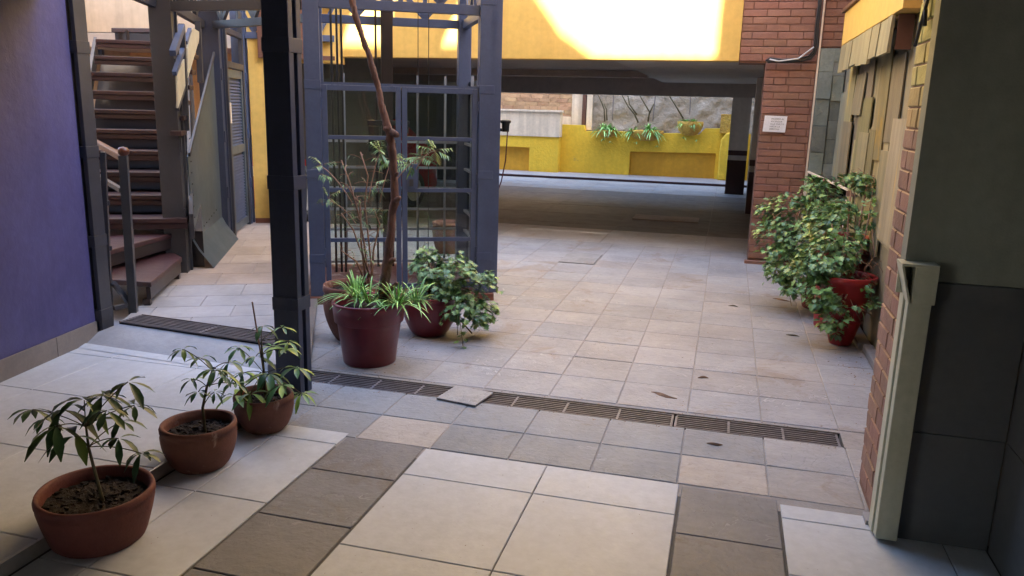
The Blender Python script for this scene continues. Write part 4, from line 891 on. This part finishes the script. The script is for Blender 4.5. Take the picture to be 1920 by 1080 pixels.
# back and side frames with glass and horizontal rungs
fr = MB()
for z in [ZP+.03, .42, .62, .83, 1.03, 1.28, 1.80]:
    fr.obox(lift(pw+.001, DL-.06, z), U2, V2, UP, WL-2*pw-.002, .03, .022)
    fr.obox(lift(WL-.06, pw+.001, z-.003), U2, V2, UP, .03, DL-2*pw-.002, .022)
for u in (.30, 1.0, 1.27): fr.obox(lift(u, DL-.058, ZP+.06), U2, V2, UP, .02, .026, 1.8)
for v in (.5, .85): fr.obox(lift(WL-.058, v, ZP+.06), U2, V2, UP, .026, .02, 1.8)
fr.build('rungs', M['rung'], e)
g = MB(); g.obox(lift(pw, DL-.028, ZP+.05), U2, V2, UP, WL-2*pw, .004, 1.76); g.build('pane', M['glass'], e)
g = MB(); g.obox(lift(WL-.028, pw, ZP+.05), U2, V2, UP, .004, DL-2*pw, 1.76); g.build('pane', M['glass'], e)
# guide rails, ropes and machinery
g = MB(); g.obox(lift(.66, DL-.12, ZP), U2, V2, UP, .11, .055, H); g.obox(lift(.60, DL-.13, ZP), U2, V2, UP, .02, .02, H); g.build('guide_rail', M['darkwood'], e)
for u in (.205, .255, .295): g = MB(); g.tube([lift(u, 1.0, ZP), lift(u, 1.0, H)], .011, 7); g.build('hoist_rope', M['rubber'], e)
for u in (1.00, 1.10): g = MB(); g.tube([lift(u, 1.15, ZP), lift(u, 1.15, H)], .004, 6); g.build('governor_rope', M['rubber'], e)
g = MB(); g.obox(lift(.52, DL-.22, 1.45), U2, V2, UP, .40, .05, .045); g.obox(lift(.53, DL-.2, 1.20), U2, V2, UP, .1, .05, .24); g.obox(lift(.86, DL-.2, 1.38), U2, V2, UP, .05, .05, .07); g.build('bracket', M['rubber'], e, bevel=.004)
# small black beacon and cable on the right post
e = empty('wall_beacon', lift(WL+.05, 0, 1.45), 'small black device with a dangling cable on the right post of the lift', 'device')
o = at(948, 236, 6.75)
g = MB(); g.lathe([(0, -.05), (.03, -.05), (.034, .02), (.045, .025), (.047, .045), (.03, .05), (0, .05)], o, 20); g.build('body', M['rubber'], e, smooth=True)
g = MB(); g.bar(o+Vector((-.07, 0, -.035)), o+Vector((.03, 0, -.035)), .02, .025); g.build('bracket', M['rubber'], e)
g = MB(); g.tube([o+Vector((.02, 0, -.04)), at(950, 270, 6.75), at(948, 300, 6.75), at(940, 340, 6.74), at(928, 372, 6.72), at(926, 400, 6.72)], .006, 6); g.build('cable', M['rcable'], e, smooth=True)

# ------------------------------------------------------------------ stair, its columns and frame
def sqcol(name, c, w_, z0, z1, m, label, turn=True):
    e = empty(name, (c[0], c[1], z0), label, 'column', 'steel columns of the courtyard frame'); cc = Vector((c[0], c[1], 0))
    t = MB(); t.obox(cc-U2*w_/2-V2*w_/2+UP*z0, U2, V2, UP, w_, w_*.92, z1-z0); t.build('shaft', m, e, bevel=.004)
    t = MB()
    for z in (.5, 1.1, 1.75, 2.3): t.obox(cc+U2*(w_/2+.001)-V2*(w_*.46)+UP*(z0+z), U2, V2, UP, .012, w_*.3, .12)
    t.obox(cc+U2*(w_/2+.0005)+V2*(w_*.18)+UP*z0, U2, V2, UP, .02, w_*.2, z1-z0); t.build('side_strip', m, e)
    return e
K1 = (-4.635, 5.93); K2 = (-5.39, 7.62); K3 = (-5.76, 8.70)
sqcol('steel_column', K1, .175, ZR-.05, 3.4, M['gsteel'], 'brown grey steel column rising in front of the stair flight')
sqcol('steel_column', K2, .22, ZR-.05, 3.4, M['dsteel'], 'dark steel column between the sheet metal panel and the louvred door')
sqcol('steel_column', (-6.55, 6.75), .17, ZR-.05, 3.4, M['steel'], 'blue grey column left of the upper stair treads')
sqcol('steel_column', K3, .15, ZR-.05, 3.4, M['steel'], 'slim blue column between the louvred door and the yellow wall')
def frame_truss(A, B, z, m, lab, bays=4): 
    mid = (Vector(A)+Vector(B))/2; e = empty('roof_truss', Vector((mid.x, mid.y, z)), lab, 'truss', 'trusses of the courtyard steel frame'); truss(e, A, B, z, m, bays=bays, name='lattice'); return e
frame_truss((K1[0], K1[1], 0), F0+V2*.07-U2*.02, ZT-.02, M['gsteel'], 'truss from the stair column to the lift, lowest across the picture top', 3)
frame_truss((K2[0], K2[1], 0), lift(-.02, DL, 0), ZT, M['gsteel'], 'middle truss from the dark column to the rear of the lift', 3)
frame_truss((K3[0], K3[1], 0), Vector((-4.75, 9.2, 0)), ZT, M['steel'], 'rearmost truss in front of the yellow wall', 3)
frame_truss((K1[0]+.02, K1[1]+.1, 0), (K2[0], K2[1]-.1, 0), ZT, M['gsteel'], 'truss linking the two stair side columns', 2)
frame_truss((-4.0, 4.40, 0), (K1[0], K1[1]-.1, 0), ZT, M['gsteel'], 'truss from the blue wall column to the stair column', 2)
# straight flight
e = empty('staircase', (-5.0, 5.6, ZR), 'open staircase with dark red wooden treads and steel handrail climbing behind the column', 'staircase')
KY = [5.72+.262*k for k in range(10)]; PYS = [410, 366, 323, 283, 244, 207, 172, 138, 108, 77]
zk = [at(285, y_, Y_).z for y_, Y_ in zip(PYS, KY)]; zz = [zk[0]+(zk[-1]-zk[0])*k/9 for k in range(10)]
zz = [.6*a+.4*b for a, b in zip(zz, zk)]

S0 = at(300, 410, 5.75); S0.z = 0
def tread(mb, o, z, lw, rw, dep, th=.042, apron=.05):
    mb.obox(o-U2*lw+UP*(z-th), U2, V2, UP, lw+rw, dep, th); mb.obox(o-U2*lw+V2*.012+UP*(z-th-apron), U2, V2, UP, lw+rw, .02, apron-.0005)
for k in range(10):
    o = at(285, PYS[k], KY[k]); o = Vector((o.x, o.y, 0))
    g = MB(); g.tint(1+.15*math.sin(k*2.3)); tread(g, o, zk[k], .64 if k < 8 else .60, .28, .28); g.build('tread', M['wood'], e, bevel=.006)
oA = at(285, PYS[0], KY[0]); oB = at(285, PYS[9], KY[9]); 
g = MB(); A_ = Vector((oA.x, oA.y, zk[0]))-U2*.70+V2*.32-UP*.16; B_ = Vector((oB.x, oB.y, zk[9]))-U2*.66+V2*.45-UP*.16
g.add([A_, A_+U2*1.05, B_+U2*1.0, B_, A_-UP*.03, A_+U2*1.05-UP*.03, B_+U2*1.0-UP*.03, B_-UP*.03], [(0, 1, 2, 3), (7, 6, 5, 4), (0, 4, 5, 1), (1, 5, 6, 2), (2, 6, 7, 3), (3, 7, 4, 0)])
g.add([A_, A_+U2*1.05, A_+U2*1.05-UP*(A_.z-.1), A_-UP*(A_.z-.1)], [(0, 1, 2, 3)]); g.build('soffit_panel', M['darkwood'], e)
for side in (-1, 1):
    g = MB(); sft = -.66 if side < 0 else .30
    a = Vector((oA.x, oA.y, zk[0]-.06))+U2*sft; b = Vector((oB.x, oB.y, zk[9]-.06))+U2*(sft+.0)
    g.prism([a-UP*.12, a+UP*.1, b+UP*.1+V2*.3, b-UP*.12+V2*.3], U2*.035*side); g.build('stringer', M['gsteel'], e)
# winders at the foot
def winder(c, z, nm='tread'):
    t = MB(); t.tint(1.4); t.prism([(x, y_, z-.04) for x, y_ in c], (0, 0, .04)); o_ = t.build(nm, M['wood'], e, bevel=.006); 
    return o_
w1 = [fl(283, 529, .33), fl(341, 482, .33), fl(318, 470, .33), fl(215, 512, .33), fl(212, 524, .33)]
winder([(v.x, v.y) for v in (w1[0], w1[1], Vector((-4.75, 5.95, 0)), Vector((-4.85, 5.0, 0)), w1[4])], .33)
winder([(-4.50, 4.82), (-4.62, 5.86), (-5.25, 6.15), (-5.35, 4.95)], .50)
g = MB(); a, b = w1[0], w1[1]; dd = (b-a); dd.z = 0; Ld = dd.length; dd.normalize(); nn = Vector((-dd.y, dd.x, 0))
g.obox(Vector((a.x, a.y, .20))+dd*.01+nn*.01, dd, nn, UP, Ld-.02, .03, .089); g.obox(Vector((a.x, a.y, .16))+nn*.02+dd*.01, dd, nn, UP, .05, .05, .04+.0); g.obox(Vector((a.x, a.y, .14))+nn*.02+dd*.02, dd, nn, UP, .045, .045, .06); g.obox(Vector((b.x, b.y, .14))+nn*.02-dd*.06, dd, nn, UP, .045, .045, .06)
a2 = Vector((-4.50, 4.82, 0)); b2 = Vector((-4.62, 5.86, 0)); d2 = (b2-a2).normalized(); n2 = Vector((-d2.y, d2.x, 0))
g.obox(a2+n2*.01+UP*.37, d2, n2, UP, 1.03, .03, .089); g.build('tread_frame', M['darkwood'], e)
# upper turning treads
g = MB(); v0 = at(208, 52, 7.9); v1 = at(300, 53, 8.4); g.prism([v0, v1, v1+V2*.5, v0+V2*.5-U2*-.1], (0, 0, -.05)); g.build('tread', M['wood'], e, bevel=.005)
g = MB(); v0 = at(215, 60, 7.95); v1 = at(300, 64, 8.4); g.prism([v0, v1, v1+V2*.45-UP*.05, v0+V2*.45-U2*-.2], (0, 0, -.09)); g.bar(at(238, 56, 8.0), at(241, 78, 8.0), .03); g.build('landing_frame', M['darkwood'], e)
# handrail by the stair foot
e2 = empty('handrail', fl(250, 579, ZR), 'short steel handrail with wooden top rail and round knob at the stair foot', 'handrail')
Pn = fl(250, 585, ZR); Pm = fl(206, 590, ZR); Yn, Ym = Pn.y, Pm.y
g = MB(); g.bar((Pn.x, Pn.y, ZR-.1), at(231, 292, Yn), .055, .055, up=V2); nw = g.build('newel_post', M['gsteel'], e2, bevel=.003)
g = MB(); b_ = at(232, 292, Yn); g.lathe([(0, -.01), (.022, 0), (.036, .015), (.038, .035), (.028, .055), (0, .062)], b_, 20); g.build('knob', M['rail'], nw, smooth=True)
g = MB(); g.bar((Pm.x, Pm.y, ZR-.1), at(193, 285, Ym), .032, .032, up=V2); g.build('baluster', M['gsteel'], e2)
tl = at(150, 252, Yn+.7); g = MB(); g.bar(at(233, 297, Yn), tl, .05, .045); g.build('top_rail', M['rail'], e2, bevel=.01)
g = MB(); g.bar(at(228, 357, Yn), at(150, 310, Yn+.7), .03, .03); g.bar(at(202, 381, Ym), at(150, 360, Ym+.4), .03, .03); g.bar(at(206, 466, Ym), at(160, 448, Ym+.4), .03, .03); g.bar(at(212, 530, Ym), at(240, 565, Yn), .03, .03); g.bar(at(214, 578, Ym), at(246, 570, Yn), .03, .03); g.build('lower_rail', M['gsteel'], e2)
g = MB(); g.prism([at(160, 380, Ym+.35), at(193, 397, Ym+.02), at(197, 462, Ym+.02), at(160, 452, Ym+.35)], (0, .01, 0)); g.build('infill_panel', M['cream'], e2)
# sheet metal panel between the columns with flared foot
pl0 = Vector((K1[0]+.06, K1[1]+.14, 0)); pl1 = Vector((K2[0]+.10, K2[1]-.09, 0)); dn = (pl1-pl0).normalized(); nn = Vector((dn.y, -dn.x, 0))
e = empty('sheet_metal_panel', (pl0+pl1)/2+UP*ZR, 'grey riveted sheet metal panel with flared foot beside the stair', 'panel')
Lp = (pl1-pl0).length
g = MB(); vs = []; prof = [(.16, ZR+.0), (.12, ZR+.06), (.04, ZR+.17), (.0, ZR+.25)]
ztop0, ztop1 = 1.15, 2.10
g.add([pl0+nn*o+UP*z for o, z in prof]+[pl1+nn*(o*1.0)+UP*z for o, z in prof], [(i, i+1, i+5, i+4) for i in range(3)])
g.prism([pl0+UP*(ZR+.25), pl1+UP*(ZR+.25), pl1+UP*ztop1, pl0+UP*ztop0], -nn*.01)
g.build('sheet', M['panel'], e, smooth=False)
for k in range(9): 
    g = MB(); p_ = pl0+dn*.09+nn*.003+UP*(.5+k*.10); g.lathe([(0, .004), (.006, .002), (.008, 0)], p_, 8)
    g.obox(p_, dn, nn, UP, .010, .006, .010); p2 = pl0+dn*(.09+Lp*.8*k/9)+nn*.003+UP*(.42+.012*k); g.build('rivet', M['rubber'], e); g = MB(); g.obox(p2, dn, nn, UP, .010, .005, .010); g.build('rivet', M['rubber'], e)
g = MB(); g.bar(pl0+nn*.01+UP*(ztop0+.02), pl1+nn*.01+UP*(ztop1+.02), .02, .035); g.build('edge_bar', M['gsteel'], e)
# balustrade panels above it
e = empty('stair_balustrade', pl0+UP*1.2, 'blue railing with cream infill panels sloping up between the two stair columns', 'balustrade')
def onp(px, py):                                      # a point on the vertical plane through the two columns
    r_ = ray(px, py); t_ = (pl0-CAM).dot(nn)/r_.dot(nn); return CAM+r_*t_
def quad(pts, m, name, th=.012): t = MB(); t.prism([onp(*p_) for p_ in pts], nn*th); t.build(name, m, e)
quad([(329, 142), (346, 104), (347, 160), (331, 203)], M['cream'], 'infill_panel'); quad([(349, 90), (359, 52), (372, 60), (371, 75), (350, 146)], M['cream'], 'infill_panel')
g = MB(); g.bar(onp(324, 100), onp(341, 50), .05, .05); g.bar(onp(327, 138), onp(343, 92), .035, .035); g.bar(onp(348, 80), onp(356, 55), .03, .03); g.build('rail', M['steel'], e)
for A_, B_, w_ in (((341, 45), (350, 245), .045), ((371, 40), (376, 155), .05), ((332, 205), (350, 150), .03)): g = MB(); g.bar(onp(*A_), onp(*B_), w_, w_); g.build('upright', M['gsteel'], e)
e3 = empty('upper_flight', onp(365, 180)-V2*0-U2*.3, 'ends of brown upper stair treads showing between the stair columns', 'stair flight')
for k in range(7):
    x, y = 338+k*5.2, 255-k*29; g = MB(); v = onp(x, y)-U2*.06; g.obox(v-U2*.02, U2, V2, UP, .09, .2, .04); g.build('tread', M['wood'], e3, bevel=.004)
# louvred door
da = Vector((K2[0]+.07, K2[1]+.10, 0)); db = Vector((K3[0]+.06, K3[1]-.08, 0)); dv = (db-da).normalized(); nv = Vector((dv.y, -dv.x, 0)); Ld = (db-da).length
e = empty('louvred_door', (da+db)/2+UP*ZR, 'narrow grey louvred metal door beside the yellow wall', 'door')
g = MB(); g.obox(da+UP*ZR, dv, nv, UP, .06, .05, 2.5); g.obox(db-dv*.05+UP*ZR, dv, nv, UP, .05, .05, 2.5); g.obox(da+dv*.0605+UP*(ZR+1.84), dv, nv, UP, Ld-.111, .05, .07); g.obox(da+dv*.0605+UP*(ZR+2.2), dv, nv, UP, Ld-.111, .05, .06); g.build('frame', M['gsteel'], e, bevel=.003)
g = MB(); g.obox(da+dv*.065+nv*.004+UP*(ZR+.03), dv, nv, UP, .11, .03, 1.8); g.obox(db-dv*.13+nv*.004+UP*(ZR+.03), dv, nv, UP, .07, .03, 1.8)
for z in (.03, .9, 1.74): g.obox(da+dv*.1755+nv*.005+UP*(ZR+z), dv, nv, UP, Ld-.306, .028, .09)
lv = g.build('leaf', M['panel'], e, bevel=.002)
g = MB()
for i in range(46):
    z = .13+i*.035
    if .87 < z < .98: continue
    g.obox(da+dv*.176+nv*.006+UP*(ZR+z), dv, (nv*.6-UP*.8), UP, Ld-.308, .022, .006)
g.obox(da+dv*.17-nv*.002+UP*(ZR+.05), dv, nv, UP, Ld-.29, .004, 1.75)
g.build('louvre', M['steel'], lv)
g = MB(); g.obox(da+dv*.02+nv*.052+UP*(ZR+1.25), dv, nv, UP, .03, .012, .22); g.build('hinge_plate', M['whitewash'], e)
# yellow wall beside the door
ya = Vector((K3[0]+.10, K3[1]+.04, 0)); e = empty('yellow_wall', ya+U2*.2, 'narrow bright yellow wall with brown window frame between the louvred door and the black column', 'wall')
g = MB(); g.obox(ya+UP*(ZR+.06), U2, V2, UP, .235, .3, 3.0); g.obox(ya+U2*.236+V2*.05+UP*2.12, U2, V2, UP, .9, .25, 1.2); g.build('plaster', M['yellow'], e)
g = MB(); g.obox(ya-V2*.015+UP*.05, U2, V2, UP, .25, .3, ZR+.01-.0); g.build('skirting', M['terra'], e)
g = MB(); w0 = ya+U2*.12-V2*.05; g.obox(w0+UP*2.15, U2, V2, UP, .9, .06, .05); g.obox(w0+UP*2.2, U2, V2, UP, .07, .05, .8); g.obox(w0+U2*.2+UP*2.2, U2, V2, UP, .5, .03, .8); g.build('window_frame', M['brown'], e, bevel=.003)
g = MB(); g.obox(ya+U2*.34+V2*.9+UP*.0, U2, V2, UP, 1.3, .05, 2.4); g.build('dark_doorway', M['dark'], e)
# wheelie bin
bc = ya+U2*.44-V2*.06+UP*ZR; e = empty('wheelie_bin', bc, 'dark grey wheelie bin with domed lid beside the yellow wall', 'bin')
g = MB(); g.hexa([bc-U2*.15-V2*.17, bc+U2*.17-V2*.17, bc+U2*.17+V2*.17, bc-U2*.15+V2*.17]+[v+UP*.58 for v in (bc-U2*.21-V2*.22, bc+U2*.21-V2*.22, bc+U2*.21+V2*.22, bc-U2*.21+V2*.22)]); g.build('body', M['bin'], e, bevel=.015)
g = MB(); ps = [(-.24, .58), (-.24, .60), (-.20, .69), (-.12, .75), (0, .77), (.12, .75), (.2, .69), (.24, .60), (.24, .58)]; g.prism([bc+U2*a-V2*.24+UP*b for a, b in ps], V2*.48); g.build('lid', M['bin'], e, bevel=.008)
for s_ in (-.16, .16): g = MB(); q_ = bc+U2*s_+V2*.17+UP*.07; g.tube([q_, q_+U2*.04], .07, 16); g.build('wheel', M['rubber'], e)

# red car parked in the garage behind the lift
cc = at(610, 400, 11.2); cc.z = 0; e = empty('parked_car', cc, 'red hatchback parked in the garage behind the lift', 'car')
ca = R(75); cx = Vector((math.cos(ca), math.sin(ca), 0)); cy = Vector((-math.sin(ca), math.cos(ca), 0))
prof = [(-1.9, .25), (-1.95, .55), (-1.85, .85), (-1.0, .95), (-.45, 1.38), (1.1, 1.42), (1.65, 1.0), (1.9, .9), (1.92, .3), (1.5, .2), (-1.5, .2)]
def cpt(a, s_, z, inset=0): return cc+cx*a+cy*(s_*(.8-inset))+UP*z
t = MB(); n = len(prof); rowsC = []
for s_, ins in ((-1, .12), (-1, 0), (1, 0), (1, .12)):
    rowsC.append([cpt(a*(.985 if ins else 1), s_, z*(1 if z < 1 else 1), (ins if z < 1 else ins+.12) if abs(s_) else 0) for a, z in prof])
vs = [v for r_ in (rowsC[1], rowsC[2]) for v in r_]; vs = [cpt(a, s_, z, .14 if z > 1.1 else 0) for s_ in (-1, 1) for a, z in prof]
t.add(vs, [tuple(range(n)), tuple(range(n, 2*n))[::-1]]+[(i, n+i, n+(i+1) % n, (i+1) % n) for i in range(n)]); t.build('body', M['carred'], e, bevel=.05)
for s_ in (-1, 1):
    t = MB(); t.prism([cpt(a, s_, z, i_-.012) for a, z, i_ in ((-.85, .98, .015), (-.42, 1.32, .125), (.95, 1.34, .13), (1.35, 1.0, .02))], cy*s_*-.02); t.build('side_window', M['carglass'], e)
t = MB(); t.prism([cpt(-1.01, -1, .97, .1)+UP*.02, cpt(-1.01, 1, .97, .1)+UP*.02, cpt(-.47, 1, 1.38, .22)+UP*.015, cpt(-.47, -1, 1.38, .22)+UP*.015], -cx*.02); t.build('windscreen', M['carglass'], e)
for a in (-1.25, 1.2):
    for s_ in (-1, 1):
        t = MB(); q_ = cpt(a, s_, .3, .14); t.tube([q_, q_+cy*s_*.16], .3, 24); w_ = t.build('wheel', M['rubber'], e); t = MB(); q_ = q_+cy*s_*.161; t.tube([q_, q_+cy*s_*.01], .19, 20); t.build('rim', M['chrome'], w_)
for s_ in (-.6, .6): t = MB(); q_ = cc+cx*-1.93+cy*s_+UP*.68; t.obox(q_-cy*.15, cy, cx, UP, .3, .06, .13); t.build('headlight', M['chrome'], e, bevel=.02)
# clay pot behind the lift
e = empty('clay_pot', (-3.02, 8.5, 0), 'plain clay pot standing behind the lift, seen through its glass', 'flower pot'); pot(e, (-3.02, 8.5), .12, .18, .36, M['terra'], .04, .006, 10, .015, .01)

# ------------------------------------------------------------------ surrounding houses
e = empty('peach_house', (-10, 11.5, 0), 'sunlit peach rendered house rising behind the stair', 'building')
g = MB(); g.box((-14, 10.6, 0), (-6.7, 11.2, 4.2)); g.build('wall', M['peach'], e)
g = MB(); A_ = at(230, 40, 10.4); B_ = at(300, -12, 10.4); g.prism([A_, at(175, 40, 10.4), at(175, -200, 10.4), at(320, -200, 10.4), B_+Vector((.3, 0, .2))], (0, .15, 0)); g.build('sloping_soffit', M['cream'], e)
g = MB(); g.bar(at(180, 52, 10.3), at(262, -8, 10.3), .05, .05); g.bar(at(186, 120, 10.0), at(180, -40, 10.0), .12); g.bar(at(270, 60, 10.2), at(266, -40, 10.2), .1); g.build('frame', M['steel'], e)
e = empty('left_house', (-9, 5, 0), 'pale house wall enclosing the stair yard on the left', 'building')
g = MB(); g.box((-9.2, 3.7, 0), (-8.9, 10.6, 3.0)); g.box((-9.2, 3.0, 0), (-4.25, 3.6, 2.94)); g.build('wall', M['bldg'], e)
e = empty('unseen_right_house', (3, 8, 4), 'unseen rendered house right of the courtyard, its rear part raised to block the sun', 'building')
g = MB(); g.box((1.51, 3.7, 0), (6, 9.9, 3.95)); g.box((1.4, 9.95, 0), (9, 21, 12.5)); g.build('wall', M['bldg'], e)  # out of view; front kept low for the sun, rear raised to block it
e = empty('rear_house', (-2, 22, 0), 'house far behind the rough boundary wall', 'building')
g = MB(); g.box((-9, 21.3, 0), (6, 22, 4.0)); g.build('wall', M['bldg'], e)

# ------------------------------------------------------------------ litter on the paving
def chip(px, py, L, a, lab, m=M['barkchip'], nm='bark_piece', wd=.3):
    p_ = fl(px, py); t = MB(); q = random.Random(int(px)); n_ = 8; d_ = Vector((math.cos(a), math.sin(a), 0)); s_ = Vector((-d_.y, d_.x, 0)); vs = []
    for i in range(n_+1):
        u = i/n_; c = p_+d_*(L*(u-.5))+s_*(L*.08*math.sin(u*5+px)); h = .004+.010*math.sin(math.pi*u); wv = L*wd*(math.sin(math.pi*min(.95, .08+u*.9)))*q.uniform(.6, 1.1)/2
        vs += [c-s_*wv+UP*.002, c+UP*h, c+s_*wv+UP*.003]
    t.add(vs, [f for i in range(n_) for f in ((i*3, i*3+1, i*3+4, i*3+3), (i*3+1, i*3+2, i*3+5, i*3+4))]); return tag(t.build(nm, m), lab, 'debris', 'fallen bark and leaves on the paving')
chip(1245, 742, .17, -.3, 'largest curled piece of brown bark lying on the courtyard paving')
chip(1318, 709, .07, .2, 'small crumpled leaf right of the largest bark piece')
chip(1486, 630, .10, -.25, 'dark slender twig on the paving left of the red pots', M['stem'], 'twig', .07)
chip(1375, 575, .09, -.2, 'dark twig on the paving between the brick pier and the bark piece', M['stem'], 'twig', .07)
chip(1465, 563, .16, -.3, 'dark peeled bark strip below the climbing shrub', M['barkchip'], 'bark_piece', .2)
chip(1340, 834, .08, .1, 'faint grey leaf scrap below the right end of the drain', M['barkchip'], 'leaf_scrap', .25)
# grit and leaf crumbs caught along the joints, the drain and the corners
t = MB(); q = random.Random(77)
def crumb(x, y, z, s_):
    a = q.uniform(0, 3.14); d_ = Vector((math.cos(a), math.sin(a), 0)); n_ = Vector((-d_.y, d_.x, 0)); p_ = Vector((x, y, z)); k = q.uniform(.5, 1.6); t.tint((k, k*q.uniform(.8, 1), k*.8))
    t.add([p_-d_*s_, p_+n_*s_*.4+UP*s_*.3, p_+d_*s_*q.uniform(.6, 1.2)+UP*s_*.2, p_-n_*s_*.4+UP*.0005], [(0, 3, 2, 1)])
for _ in range(260): crumb(q.uniform(-2.4, .68), 4.09+q.choice((-.012, .2))+q.gauss(0, .02), .002, q.uniform(.003, .008))
for _ in range(260): crumb(1.02-abs(q.gauss(0, .12)), q.uniform(4.2, 9.1), .002, q.uniform(.004, .011))
for _ in range(420): crumb(q.uniform(-2.2, .9), q.uniform(4.3, 9.5), .002, q.uniform(.002, .007))
for _ in range(160): crumb(q.uniform(-2.2, .6), q.uniform(2.2, 4.0), .004, q.uniform(.0015, .004))
for _ in range(120): crumb(-2.2+q.gauss(0, .25), 4.7+q.gauss(0, .35), .002, q.uniform(.003, .009))
tag(t.build('litter', M['barkchip']), 'tiny leaf crumbs and grit scattered over the paving and along the drain', 'litter', kind='stuff')
